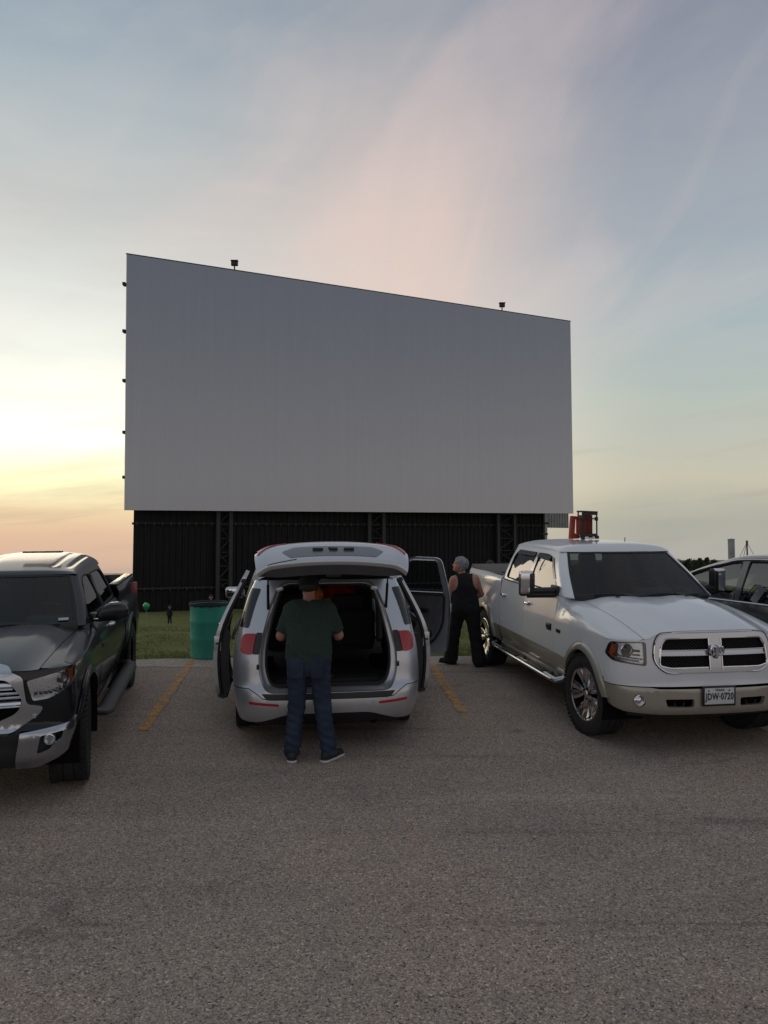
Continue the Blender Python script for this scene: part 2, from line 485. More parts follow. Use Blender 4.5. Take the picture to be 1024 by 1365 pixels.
EAST_K = 1.0
back = col([(-6, srgb(96, 92, 90)), (0, srgb(214, 202, 192)), (5, srgb(212, 203, 198)), (11, srgb(174, 174, 180)), (20, srgb(136, 142, 154)), (34, srgb(136, 146, 158)), (60, srgb(152, 160, 170)), (90, srgb(160, 168, 176))])
a1 = nt.nodes.new('ShaderNodeMapRange'); a1.interpolation_type = 'SMOOTHSTEP'; L(az, a1.inputs[0]); a1.inputs[1].default_value = -24; a1.inputs[2].default_value = 3
a2 = nt.nodes.new('ShaderNodeMapRange'); a2.interpolation_type = 'SMOOTHSTEP'; L(az, a2.inputs[0]); a2.inputs[1].default_value = -1; a2.inputs[2].default_value = 21
c1 = mixc(nt, a1.outputs[0], left, mid); c2 = mixc(nt, a2.outputs[0], c1, right)
# pink fan of high cloud above the screen
daz = mth('SUBTRACT', az, mth('ADD', 1.2, mth('MULTIPLY', mth('SUBTRACT', el, 16), .22)))
wdt = mth('ADD', 5.0, mth('MULTIPLY', mth('SUBTRACT', el, 14), .25))
g = mth('DIVIDE', daz, wdt); g = mth('POWER', 2.718, mth('MULTIPLY', mth('MULTIPLY', g, g), -1))
elg = mth('DIVIDE', mth('SUBTRACT', el, 21), 9.5); elg = mth('POWER', 2.718, mth('MULTIPLY', mth('MULTIPLY', elg, elg), -1))
cs = nt.nodes.new('ShaderNodeCombineXYZ'); L(mth('DIVIDE', daz, mth('ADD', 1.5, mth('MULTIPLY', el, .05))), cs.inputs[0]); L(mth('MULTIPLY', el, .05), cs.inputs[1])
n2 = noise_tex(nt, .75, 6, .55, cs.outputs[0], .8)
st = mth('MULTIPLY', mth('MULTIPLY', g, elg), mth('MULTIPLY', n2.outputs['Fac'], 1.25), clamp=True)
c3 = mixc(nt, mth('MULTIPLY', st, .60), c2, srgb(236, 204, 190))
# soft long streaks everywhere
ck = nt.nodes.new('ShaderNodeCombineXYZ'); L(mth('ADD', mth('MULTIPLY', az, .06), mth('MULTIPLY', el, -.05)), ck.inputs[0]); L(mth('ADD', mth('MULTIPLY', el, .11), mth('MULTIPLY', az, -.012)), ck.inputs[1])
n3 = noise_tex(nt, 1.1, 6, .6, ck.outputs[0], .4)
s3 = ramp(nt, n3.outputs['Fac'], [(.36, (0, 0, 0)), (.74, (1, 1, 1))]).outputs['Color']
c4 = mixc(nt, mth('MULTIPLY', s3, .15), c3, srgb(206, 190, 184))
# diagonal pink wisps fanning to the upper right, and patches at the left
ra, rb = mth('ADD', mth('MULTIPLY', az, .80), mth('MULTIPLY', el, .60)), mth('SUBTRACT', mth('MULTIPLY', el, .80), mth('MULTIPLY', az, .60))
cw = nt.nodes.new('ShaderNodeCombineXYZ'); L(mth('MULTIPLY', ra, .045), cw.inputs[0]); L(mth('MULTIPLY', rb, .13), cw.inputs[1]); cw.inputs[2].default_value = 3.7
n6 = noise_tex(nt, .85, 6, .50, cw.outputs[0], .9)
s6 = ramp(nt, n6.outputs['Fac'], [(.44, (0, 0, 0)), (.62, (.75, .75, .75)), (.8, (1, 1, 1))]).outputs['Color']
m6 = nt.nodes.new('ShaderNodeMapRange'); m6.interpolation_type = 'SMOOTHSTEP'; L(el, m6.inputs[0]); m6.inputs[1].default_value = 10; m6.inputs[2].default_value = 19
m7 = nt.nodes.new('ShaderNodeMapRange'); L(az, m7.inputs[0]); m7.inputs[1].default_value = -22; m7.inputs[2].default_value = -6; m7.inputs[3].default_value = .35
c4 = mixc(nt, mth('MULTIPLY', mth('MULTIPLY', mth('MULTIPLY', s6, m7.outputs[0]), m6.outputs[0]), .28), c4, srgb(226, 202, 196))
# low grey-mauve bars of cloud near the horizon
cb = nt.nodes.new('ShaderNodeCombineXYZ'); L(mth('MULTIPLY', az, .03), cb.inputs[0]); L(mth('ADD', mth('MULTIPLY', el, .34), mth('MULTIPLY', az, -.035)), cb.inputs[1])
n4 = noise_tex(nt, 1.35, 7, .58, cb.outputs[0], .5)
s4 = ramp(nt, n4.outputs['Fac'], [(.50, (0, 0, 0)), (.66, (1, 1, 1))]).outputs['Color']
lowm = nt.nodes.new('ShaderNodeMapRange'); lowm.interpolation_type = 'SMOOTHSTEP'; L(el, lowm.inputs[0]); lowm.inputs[1].default_value = 15; lowm.inputs[2].default_value = 3
c5 = mixc(nt, mth('MULTIPLY', mth('MULTIPLY', s4, lowm.outputs[0]), .34), c4, srgb(158, 150, 140))
bk = nt.nodes.new('ShaderNodeMapRange'); bk.interpolation_type = 'SMOOTHSTEP'; L(mth('ABSOLUTE', mth('ADD', az, 8)), bk.inputs[0]); bk.inputs[1].default_value = 42; bk.inputs[2].default_value = 105
bg2 = mixc(nt, mth('MULTIPLY', s3, .22), back, srgb(170, 160, 168))
c6 = mixc(nt, bk.outputs[0], c5, bg2)
bg = nt.nodes.new('ShaderNodeBackground'); L(c6, bg.inputs['Color']); bg.inputs['Strength'].default_value = 1.08
out = nt.nodes.new('ShaderNodeOutputWorld'); L(bg.outputs[0], out.inputs['Surface'])

sl = bpy.data.lights.new('sun', 'SUN'); sl.energy = .12; sl.angle = R(16); sl.color = (1, .78, .55)
so = bpy.data.objects.new('sun', sl); COL.objects.link(so)
so.rotation_euler = Vector((-.42, 1, .17)).to_track_quat('Z', 'Y').to_euler()

# ------------------------------------------------------------------ ground
def mat_asphalt(name, tint=(1, 1, 1), chips=1.0):
    m, nt, b = nmat(name); co = objco(nt)
    v = nt.nodes.new('ShaderNodeTexVoronoi'); v.inputs['Scale'].default_value = 95; nt.links.new(co, v.inputs['Vector'])
    v2 = nt.nodes.new('ShaderNodeTexVoronoi'); v2.inputs['Scale'].default_value = 140; nt.links.new(co, v2.inputs['Vector'])
    sepc = nt.nodes.new('ShaderNodeSeparateColor'); nt.links.new(v.outputs['Color'], sepc.inputs[0])
    sep2 = nt.nodes.new('ShaderNodeSeparateColor'); nt.links.new(v2.outputs['Color'], sep2.inputs[0])
    T = lambda c: tuple(x * t for x, t in zip(c, tint))
    chip = ramp(nt, sepc.outputs[0], [(0, T((.075, .065, .060))), (.13, T((.225, .193, .173))), (.6, T((.30, .257, .230))), (.92, T((.375, .32, .285))), (1, T((.52, .46, .41)))])
    fine = ramp(nt, sep2.outputs[1], [(0, (.55, .55, .55)), (.7, (1, 1, 1)), (1, (1.35, 1.35, 1.35))])
    c = mixc(nt, .8, chip.outputs['Color'], fine.outputs['Color'], 'MULTIPLY')
    big = noise_tex(nt, .33, 6, .6, co)
    br = ramp(nt, big.outputs['Fac'], [(.3, (.74, .76, .78)), (.5, (1, 1, 1)), (.72, (1.12, 1.07, 1.03))])
    c = mixc(nt, 1, c, br.outputs['Color'], 'MULTIPLY')
    # long streaks and seams along the aisle
    mp = nt.nodes.new('ShaderNodeMapping'); nt.links.new(co, mp.inputs['Vector']); mp.inputs['Rotation'].default_value = (0, 0, R(-9)); mp.inputs['Scale'].default_value = (.09, 1.5, 1)
    sn = noise_tex(nt, 1.5, 8, .62, mp.outputs[0], .3)
    sr = ramp(nt, sn.outputs['Fac'], [(.33, (.62, .63, .65)), (.41, (.93, .93, .93)), (.60, (1.02, 1.02, 1.02)), (.67, (1.16, 1.15, 1.13))])
    pat = noise_tex(nt, .8, 3, .5, co)
    pr = ramp(nt, pat.outputs['Fac'], [(.30, (.25, .25, .25)), (.58, (1, 1, 1))])
    c = mixc(nt, pr.outputs['Color'], c, mixc(nt, 1, c, sr.outputs['Color'], 'MULTIPLY'))
    # oil spots and thin wandering cracks
    on = noise_tex(nt, 1.7, 4, .5, co, .3); orr = ramp(nt, on.outputs['Fac'], [(.66, (1, 1, 1)), (.76, (.62, .62, .64))])
    c = mixc(nt, 1, c, orr.outputs['Color'], 'MULTIPLY')
    wn_ = noise_tex(nt, 1.1, 5, .6, co); av = nt.nodes.new('ShaderNodeVectorMath'); av.operation = 'MULTIPLY_ADD'
    nt.links.new(wn_.outputs['Color'], av.inputs[0]); av.inputs[1].default_value = (.9, .9, 0); nt.links.new(co, av.inputs[2])
    vc = nt.nodes.new('ShaderNodeTexVoronoi'); vc.feature = 'DISTANCE_TO_EDGE'; vc.inputs['Scale'].default_value = .32; nt.links.new(av.outputs[0], vc.inputs['Vector'])
    vr = ramp(nt, vc.outputs['Distance'], [(.0, (.66, .66, .67)), (.0025, (.8, .8, .8)), (.006, (1, 1, 1))])
    cm = noise_tex(nt, .55, 3, .5, co); cmr = ramp(nt, cm.outputs['Fac'], [(.52, (0, 0, 0)), (.64, (1, 1, 1))])
    c = mixc(nt, cmr.outputs['Color'], c, mixc(nt, 1, c, vr.outputs['Color'], 'MULTIPLY'))
    nt.links.new(c, b.inputs['Base Color']); b.inputs['Roughness'].default_value = .86; b.inputs['Specular IOR Level'].default_value = .3
    h = nt.nodes.new('ShaderNodeMath'); h.operation = 'ADD'
    nt.links.new(v.outputs['Distance'], h.inputs[0]); nt.links.new(v2.outputs['Distance'], h.inputs[1])
    bp = bump(nt, b, h.outputs[0], .9, -.006)
    return m, nt, b, c
M['asphalt'], ant, ab, ac = mat_asphalt('chip_seal_asphalt', (1.32, 1.22, 1.12))
bm = bmesh.new()
# lot sheet: gently worn, rises as one ramp; edge to the grass slightly wavy
N = 60
LOT_END = 12.28
def edge(x): return LOT_END + .10 * x * .45 + .05 * math.sin(x * 1.7) + .03 * math.sin(x * 5.1 + 1)
xs = [lerp(-60, 60, i / 240) for i in range(241)]
rows = [[bm.verts.new((x, y if y < 12 else edge(x), 0)) for x in xs] for y in (-40, -10, 0, 4, 8, 12.0)]
for v in rows[-1]: pass
for j in range(5):
    for i in range(240): bm.faces.new((rows[j][i], rows[j][i + 1], rows[j + 1][i + 1], rows[j + 1][i]))
struct(finish('parking_lot', bm, M['asphalt'], sharp=0))
# pale gravel verge between the asphalt and the grass
M['gravel'] = mat_asphalt('gravel_verge', (1.65, 1.58, 1.50))[0]
bm = bmesh.new()
r0 = [bm.verts.new((x, edge(x) - .42 + .05 * math.sin(x * 3.1), .004)) for x in xs]; r1 = [bm.verts.new((x, edge(x) + .25, .005)) for x in xs]
for i in range(240): bm.faces.new((r0[i], r0[i + 1], r1[i + 1], r1[i]))
struct(finish('gravel_verge', bm, M['gravel'], sharp=0))

bm = bmesh.new(); rng = random.Random(3)
for k in range(3200):
    y = 3.2 + 9 * rng.random() ** 1.6; x = rng.uniform(-.62, .62) * y; r = rng.uniform(.0025, .006) * (2.0 if rng.random() < .04 else 1)
    q = [bm.verts.new((x + r * rng.uniform(.6, 1.2) * math.cos(a + k), y + r * rng.uniform(.6, 1.2) * math.sin(a + k), .0005)) for a in (0, 1.25, 2.5, 3.8, 5.1)]
    t_ = bm.verts.new((x + rng.uniform(-.3, .3) * r, y, r * rng.uniform(.5, .9)))
    for i in range(5): bm.faces.new((q[i], q[(i + 1) % 5], t_))
mst = simple('loose_stone', (.30, .26, .23), .9, var=.6, vscale=60)
o = struct(finish('loose_stones', bm, mst, sharp=0), kind='stuff'); o['label'] = 'loose chips of stone scattered over the parking lot'; o['category'] = 'gravel'
m, nt, b = nmat('dry_grass'); M['grass'] = m; co = objco(nt)
n1 = noise_tex(nt, .9, 7, .6, co); n2 = noise_tex(nt, 14, 6, .7, co)
c1 = ramp(nt, n1.outputs['Fac'], [(.3, (.10, .13, .034)), (.5, (.165, .18, .056)), (.7, (.23, .21, .085))])
c2 = ramp(nt, n2.outputs['Fac'], [(.3, (.45, .45, .45)), (.7, (1.25, 1.25, 1.25))])
nt.links.new(mixc(nt, 1, c1.outputs['Color'], c2.outputs['Color'], 'MULTIPLY'), b.inputs['Base Color'])
b.inputs['Roughness'].default_value = .95; b.inputs['Specular IOR Level'].default_value = .1
bump(nt, b, n2.outputs['Fac'], 1, .05)
# field: from the crest of the ramp down to the screen and out to the horizon
def field_z(x, y):
    zc = (edge(x) + .2) * math.sin(ALPHA) - .012; yc = (edge(x) + .2) * math.cos(ALPHA)
    zf = -1.28
    r = math.hypot(x, y)
    if y < 50: z = lerp(zc, zf, smooth(yc, 50, y) * .25 + .75 * max(0, min(1, (y - yc) / (50 - yc))))
    else: z = zf
    k = .020 if x < -4 else lerp(.020, .0035, smooth(-4, 60, x))
    if r > 75: z -= (r - 75) * k
    return z + .04 * noise.noise(Vector((x * .3, y * .3, 0))) * smooth(yc, yc + 2, y)
ys = [12.5 + .45 * i for i in range(40)] + [31, 33, 34.5, 38, 42, 50, 60, 80, 110, 160, 240, 360, 520, 800, 1300, 2200, 4200]
bm = bmesh.new(); vs = []
for j, y in enumerate(ys):
    sc = max(1, y / 30)
    row = []
    for i in range(101):
        x = lerp(-45, 45, i / 100) * sc * (1 if y < 60 else 1.6)
        yy = y if j else (edge(x) + .2) * math.cos(ALPHA)
        row.append(bm.verts.new((x, yy, field_z(x, yy) if j else (edge(x) + .2) * math.sin(ALPHA) - .008)))
    vs.append(row)
for j in range(len(ys) - 1):
    for i in range(100): bm.faces.new((vs[j][i], vs[j][i + 1], vs[j + 1][i + 1], vs[j + 1][i]))
struct(finish('grass_field', bm, M['grass'], sharp=0), lot=False)
# grass blades where the field is seen from near
bm = bmesh.new()
mg, nt, b = nmat('grass_blades'); co = objco(nt); nn = noise_tex(nt, 1.3, 5, .7, co); n5 = noise_tex(nt, 25, 3, .6, co)
cr = ramp(nt, nn.outputs['Fac'], [(.3, (.10, .135, .032)), (.52, (.17, .19, .055)), (.7, (.30, .25, .11))])
c5_ = ramp(nt, n5.outputs['Fac'], [(.3, (.6, .6, .6)), (.7, (1.3, 1.3, 1.3))])
nt.links.new(mixc(nt, 1, cr.outputs['Color'], c5_.outputs['Color'], 'MULTIPLY'), b.inputs['Base Color']); b.inputs['Roughness'].default_value = .8
rng = random.Random(5)
for k in range(30000):
    y = 12.6 + 14 * rng.random() ** 1.5; x = rng.uniform(-6.6, 3.2) * (y / 14)
    if noise.noise(Vector((x * .7, y * .7, 3))) < -.22: continue
    z = field_z(x, y); h = rng.uniform(.015, .06) * (1.4 if rng.random() < .08 else 1) * (1 + .8 * noise.noise(Vector((x, y, 9)))); a = rng.uniform(0, PI); w = .006 * (y / 13)
    dx, dy = math.cos(a) * w, math.sin(a) * w; lx, ly = rng.uniform(-.03, .03), rng.uniform(-.03, .03)
    bm.faces.new((bm.verts.new((x - dx, y - dy, z)), bm.verts.new((x + dx, y + dy, z)), bm.verts.new((x + lx, y + ly, z + h))))
o = struct(finish('grass', bm, mg, sharp=0), lot=False, kind='stuff'); tag(o, 'short dry grass between the parking lot and the screen', 'grass', lot=False)

# orange bay lines, worn
def mat_line():
    m, nt, b, c = mat_asphalt('worn_orange_paint')
    co = objco(nt); n = noise_tex(nt, 9, 8, .75, co); n2 = noise_tex(nt, 120, 3, .6, co)
    ad = nt.nodes.new('ShaderNodeMath'); ad.operation = 'ADD'; nt.links.new(n.outputs['Fac'], ad.inputs[0]); nt.links.new(n2.outputs['Fac'], ad.inputs[1])
    r = ramp(nt, ad.outputs[0], [(.98, (0, 0, 0)), (1.24, (1, 1, 1))])
    pc = mixc(nt, n.outputs['Fac'], (.74, .33, .05), (.82, .40, .08))
    nt.links.new(mixc(nt, r.outputs['Color'], pc, c), b.inputs['Base Color'])
    return m
M['line'] = mat_line()
def bay_line(p0, p1, w=.11):
    (x0, y0), (x1, y1) = p0, p1
    d = Vector((x1 - x0, y1 - y0, 0)); n = Vector((-d.y, d.x, 0)).normalized(); bm = bmesh.new(); K = 40
    a = []
    for i in range(K + 1):
        t = i / K; c = Vector((x0, y0, .005)) + d * t; ww = w / 2 * (1 + .12 * math.sin(i * 1.9) + .1 * math.sin(i * .7)) * (1 if 0 < i < K else .8)
        a.append((bm.verts.new(c - n * ww), bm.verts.new(c + n * ww)))
    for i in range(K): bm.faces.new((a[i][0], a[i + 1][0], a[i + 1][1], a[i][1]))
    return struct(finish('parking_line', bm, M['line'], sharp=0))
bay_line(lot_at(257, 880), lot_at(190, 974), .12)
bay_line(lot_at(574, 884), lot_at(617, 950), .12)

# ------------------------------------------------------------------ screen tower
m, nt, b = nmat('silver_screen_paint'); M['screen'] = m; co = objco(nt)
setc(b, (.50, .515, .53), .27, 1.0)
mp = nt.nodes.new('ShaderNodeMapping'); nt.links.new(co, mp.inputs['Vector']); mp.inputs['Scale'].default_value = (3.5, 1, .05)
n1 = noise_tex(nt, 1.4, 6, .65, mp.outputs[0])
r1 = ramp(nt, n1.outputs['Fac'], [(.3, (.292, .306, .324)), (.7, (.308, .322, .340))])
nt.links.new(r1.outputs['Color'], b.inputs['Base Color'])
wv = nt.nodes.new('ShaderNodeTexWave'); wv.wave_type = 'BANDS'; wv.bands_direction = 'X'; wv.inputs['Scale'].default_value = 1.05; nt.links.new(co, wv.inputs['Vector'])
bump(nt, b, wv.outputs['Fac'], .16, .01)
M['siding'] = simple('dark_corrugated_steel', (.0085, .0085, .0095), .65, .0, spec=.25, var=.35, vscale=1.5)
M['siding_lit'] = simple('lit_grey_corrugated_steel', (.23, .235, .24), .45, .5, var=.2, vscale=1.5)  # lighter than the base siding: paints in sunset light on the rear sheet
M['steel'] = simple('dark_painted_steel', (.030, .030, .031), .6, .1, var=.2, vscale=5)
YL, YR = 50.0, 66.7
TL, TR, BL, BR = at(169, 338, YL), at(760.5, 428, YR), at(166, 680, YL), at(764.5, 684.5, YR)
ex = ((TR - TL) + (BR - BL)).normalized(); ez = ((TL - BL) + (TR - BR)).normalized(); ey = ez.cross(ex).normalized()   # ey points away from the viewer
SB = BL; SW = (BR - BL).length; SH = (TL - BL).length
tower = thing('drive_in_screen', 'huge grey drive-in movie screen raised on a dark corrugated steel base', 'movie screen', tuple(Vector((SB.x, SB.y, .1))), 0, lot=False)
O = Vector(tower.location)
TP = BL + (TL - BL); 
def sp_(u, v, d=0):
    """Screen plane coordinates: u along the width 0..1, v up 0..1, d metres behind; relative to the tower's base."""
    p = BL.lerp(BR, u).lerp(TL.lerp(TR, u), v)
    return p + ey * d - O
bm = bmesh.new()
# front sheet with slight standing seams, closed as a thin box with a return at the border
nu = 90
grid_bm(lambda a, c: sp_(a, c, 0), nu, 24, bm)
for k in range(4):
    pass
e = .2
def quad(a, b_, c, d): bm.faces.new([bm.verts.new(p) for p in (a, b_, c, d)])
quad(sp_(0, 0), sp_(0, 1), sp_(0, 1, e), sp_(0, 0, e)); quad(sp_(1, 0), sp_(1, 0, e), sp_(1, 1, e), sp_(1, 1))
quad(sp_(0, 1), sp_(1, 1), sp_(1, 1, e), sp_(0, 1, e)); quad(sp_(0, 0), sp_(0, 0, e), sp_(1, 0, e), sp_(1, 0))
quad(sp_(0, 0, e), sp_(0, 1, e), sp_(1, 1, e), sp_(1, 0, e))
bmesh.ops.recalc_face_normals(bm, faces=bm.faces)
finish('screen_panel', bm, M['screen'], tower, 30, doubles=.0005)
# thin dark border trim along the top
bm = bmesh.new()
tube(bm, [sp_(-.001, 1.0, .03), sp_(1.001, 1.0, .03)], .05, 6); finish('top_trim', bm, M['steel'], tower)
# back hull: corrugated sheet 2.6 m behind, sunset light painted in as pale grey, hanging lower than the screen
def corr(bm, p0, p1, z0, z1, pitch=.30, depth=.035, mi=0):
    """Corrugated sheet between two plan points, folded ribs."""
    d = (p1 - p0); Lh = d.length; d.normalize(); nrm = Vector((d.y, -d.x, 0)); n = int(Lh / pitch)
    prof = [(0, 0), (.62, 0), (.70, 1), (.92, 1)]
    pts = []
    for k in range(n):
        for a, c in prof: pts.append(p0 + d * ((k + a) * Lh / n) + nrm * c * depth)
    pts.append(p1)
    up = lambda q, z: Vector((q.x, q.y, z))
    for i in range(len(pts) - 1):
        f = bm.faces.new([bm.verts.new(up(pts[i], z0)), bm.verts.new(up(pts[i + 1], z0)), bm.verts.new(up(pts[i + 1], z1)), bm.verts.new(up(pts[i], z1))]); f.material_index = mi
hz = at(757, 704, YR + 3.8).z - O.z
b0 = BL + ey * 4.0 - O + ex * 2.6; b1 = at(758, 690, YR + 3.8) - O
bm = bmesh.new(); corr(bm, Vector((b0.x, b0.y, 0)), Vector((b1.x, b1.y, 0)), hz, (TL - O).z - .6)
finish('rear_siding', bm, M['siding_lit'], tower, 20)
# base wall of dark siding, set back .9 m
w0 = at(178, 700, YL + 1.0) - O; w1 = at(724.5, 700, YR + .6) - O
w0.z = w1.z = 0
bd = (w1 - w0).normalized(); bn = Vector((bd.y, -bd.x, 0))        # bn points to the viewer
topz = lambda: (BL - O).z + .25
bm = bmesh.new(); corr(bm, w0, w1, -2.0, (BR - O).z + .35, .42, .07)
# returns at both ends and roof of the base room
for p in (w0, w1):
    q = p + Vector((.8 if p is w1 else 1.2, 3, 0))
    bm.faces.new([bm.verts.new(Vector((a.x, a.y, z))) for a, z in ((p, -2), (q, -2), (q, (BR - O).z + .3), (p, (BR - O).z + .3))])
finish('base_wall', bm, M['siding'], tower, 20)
bm = bmesh.new()
tube(bm, [w1 + bd * .12 + Vector((0, 0, -2)), w1 + bd * .12 + Vector((0, 0, (BR - O).z + .3))], .24, 4); finish('corner_column', bm, M['siding_lit'], tower)
# girts with clips
Lw = (w1 - w0).length
for py in (697.5, 786):
    bm = bmesh.new(); z0 = (at(178, py, YL + .5) - O).z; zz = z0 + (.35 if py < 700 else .0)
    a = w0 + bn * .12 - bd * .12; c = w1 + bn * .12 + bd * .1
    a.z = z0; c.z = z0 + (.50 if py < 700 else .03)
    tube(bm, [a, c], .075, 4)
    n = 62
    for k in range(n):
        q = a.lerp(c, (k + .5) / n); box(bm, q - Vector((0, 0, .0)) + bn * .05, (.08, .08, .26), euler(0, 0, math.degrees(math.atan2(bd.y, bd.x))))
    finish('girt', bm, M['steel'], tower, 30)
# lattice columns
for pxa, pxb in ((287, 310), (489, 514), (661, 689)):
    # plan position along the base line
    def along(px):
        d = at(px, 742, 10) - CAM; d.z = 0; q = w0 + O + bn * .3; q.z = 0; c0 = Vector((CAM.x, CAM.y, 0))
        # intersect c0 + s d with q + t bd
        den = d.x * bd.y - d.y * bd.x; s = ((q.x - c0.x) * bd.y - (q.y - c0.y) * bd.x) / den
        return c0 + d * s - O
    p, q = along(pxa + 3), along(pxb - 3); p.z = q.z = 0
    zt = (BL - O).z - .02 + (BR - BL).z * ((pxa - 166) / 598); bm = bmesh.new(); rz = euler(0, 0, math.degrees(math.atan2(bd.y, bd.x)))
    for c in (p, q): box(bm, c + Vector((0, 0, (zt - 2) / 2)), (.26, .26, zt + 2), rz)
    nb = 6
    for k in range(nb):
        za, zb = lerp(-.3, zt, k / nb), lerp(-.3, zt, (k + 1) / nb)
        s, e_ = (p, q) if k % 2 else (q, p)
        tube(bm, [s + Vector((0, 0, za)), e_ + Vector((0, 0, zb))], .055, 4)
        tube(bm, [p + Vector((0, 0, zb)), q + Vector((0, 0, zb))], .05, 4)
        if k % 2 == 0: tube(bm, [p.lerp(q, .15) + Vector((0, 0, za + .5)), q + Vector((0, 0, lerp(za, zb, .9)))], .04, 4)
    finish('lattice_column', bm, M['steel'], tower, 30)
# purlin ends sticking out at the left edge
for py in (378, 441, 507, 576, 636):
    p = at(167, py, YL + .15) - O; bm = bmesh.new(); box(bm, p - ex * .02 + ey * .15, (.20, .4, .20), None, .03); finish('purlin_end', bm, M['steel'], tower)
for px, py in ((731, 697.5), (729.5, 712)):
    p = at(px - 3, py, YR - .1) - O; bm = bmesh.new(); box(bm, p, (.5, .2, .17), None, .02); finish('purlin_end', bm, M['steel'], tower)
# floodlights on the top edge
for px, py, YY in ((313, 352, None), (670, 410.5, None)):
    u = .5
    for _ in range(30):
        q = O + sp_(u, 1, 0); d = q - CAM; d.rotate(Matrix.Rotation(-PITCH, 3, 'X')); cx = 512 + F_PX * d.x / d.y; u += (px - cx) / 600
    q = O + sp_(u, 1, .06)
    fl = thing('floodlight', 'small floodlight on a stalk above the %s of the screen top edge' % ('left part' if px < 500 else 'right part'), 'floodlight', tuple(q), 0, 'floodlights on the screen top', lot=False)
    bm = bmesh.new(); tube(bm, [(0, 0, 0), (0, 0, .36)], .05, 6); finish('stalk', bm, M['steel'], fl)
    bm = bmesh.new(); box(bm, (0, 0, .48), (.48, .26, .30), None, .05); box(bm, (0, -.14, .48), (.42, .03, .24), None, .005); box(bm, (0, -.05, .66), (.52, .38, .02)); finish('lamp_housing', bm, M['trim'], fl)

# ------------------------------------------------------------------ far right: trees, silo, mast
m, nt, b = nmat('far_foliage'); setc(b, (.032, .042, .024), .9)
nn = noise_tex(nt, 1.2, 4, .6, objco(nt)); rr = ramp(nt, nn.outputs['Fac'], [(.3, (.016, .022, .014)), (.7, (.055, .065, .035))]); nt.links.new(rr.outputs['Color'], b.inputs['Base Color']); M['leaf'] = m
M['bark'] = simple('bark', (.05, .04, .03), .9, var=.3)
rng = random.Random(11)
tree_labels = ['dark tree at the left end of the far tree row', 'second dark tree from the left in the far row', 'low wide tree in the middle of the far row', 'rounded tree beside the tall bare one in the far row', 'thin sparse tree rising above the far row', 'dark tree nearest the grey car roof in the far row']
for i, (px, top, wpx) in enumerate(((903, 745, 16), (918, 741, 15), (929, 744, 14), (936, 740, 12), (944, 738, 8), (955, 743, 14))):
    Y = 150 + rng.uniform(-15, 25); g0 = at(px, 756, Y); gz = field_z(g0.x, Y); h = at(px, top, Y).z - gz; wd = wpx / F_PX * Y
    t = thing('far_tree', tree_labels[i], 'tree', (g0.x, Y, gz), 0, 'far row of trees', lot=False)
    bm = bmesh.new(); tube(bm, [(0, 0, 0), (.1, 0, h * .4), (-.05, 0, h * .8)], [.22, .14, .05], 6)
    for k in range(5):
        a = rng.uniform(0, 6.3); tube(bm, [(0, 0, h * .35), (math.cos(a) * wd * .3, math.sin(a) * wd * .3, h * .75)], [.09, .03], 5)
    finish('trunk', bm, M['bark'], t)
    bm = bmesh.new()
    cl = [(rng.gauss(0, wd * .24), rng.gauss(0, wd * .24), h * rng.uniform(.35, .86), wd * rng.uniform(.12, .25)) for _ in range(14)]
    for k in range(1400):
        c = rng.choice(cl); d = Vector((rng.gauss(0, 1), rng.gauss(0, 1), rng.gauss(0, 1))).normalized() * c[3] * rng.random() ** .4
        p = Vector(c[:3]) + d; p.z = min(p.z, h * 1.02); s = .16
        bm.faces.new([bm.verts.new(p + Vector((rng.uniform(-s, s), rng.uniform(-s, s), rng.uniform(-s, s)))) for _ in range(3)])
    finish('crown', bm, M['leaf'], t, 0)
# far woodland behind the tree row: one ragged dark mass
bm = bmesh.new(); rng = random.Random(21); Yw = 230
for k in range(9000):
    px = rng.uniform(780, 1060); g0 = at(px, 750, Yw); gz = field_z(g0.x, Yw + 0)
    top = 6.0 + 3.5 * noise.noise(Vector((px * .06, 0, 4))) + 1.5 * noise.noise(Vector((px * .3, 0, 4)))
    top *= .42 * (smooth(985, 960, px) * .8 + .2)
    p = Vector((g0.x, Yw + rng.uniform(-6, 6), gz + top * rng.random() ** .7)); s_ = .42
    bm.faces.new([bm.verts.new(p + Vector((rng.uniform(-s_, s_), rng.uniform(-s_, s_), rng.uniform(-s_, s_)))) for _ in range(3)])
o = struct(finish('woodland', bm, M['leaf'], sharp=0), lot=False, kind='stuff'); tag(o, 'low dark line of far woodland on the right horizon', 'trees', lot=False)
M['silo'] = simple('pale_concrete', (.30, .31, .33), .8, var=.2, vscale=.2)
Y = 420; p = at(975.5, 745, Y); gz = field_z(p.x, Y)
t = thing('silo', 'tall pale cylindrical silo on the far horizon at the right', 'silo', (p.x, Y, gz), 0, lot=False)
bm = bmesh.new(); ht = at(975, 718.5, Y).z - gz; rr_ = 4.3 / F_PX * Y
lathe(bm, [(0, .01), (0, rr_), (ht, rr_), (ht, rr_ - .3), (ht + .3, .01)], 24, 'Z'); lathe(bm, [(ht - .4, rr_ + .15), (ht, rr_ + .15), (ht, rr_)], 24, 'Z'); finish('shell', bm, M['silo'], t)
bm = bmesh.new(); box(bm, (rr_ + 1.0, 0, 2.2), (3.0, 5, 4.4), None, .05); finish('lean_to', bm, M['silo'], t)
p = at(996.5, 745, Y); t = thing('radio_mast', 'thin guyed mast beside the far silo', 'mast', (p.x, Y, gz), 0, lot=False)
ht = at(996, 720.5, Y).z - gz
bm = bmesh.new(); tube(bm, [(0, 0, 0), (0, 0, ht)], .42, 6); tube(bm, [(0, 0, ht - 2.2), (0, 0, ht)], .6, 6); finish('mast_pole', bm, M['steel'], t)
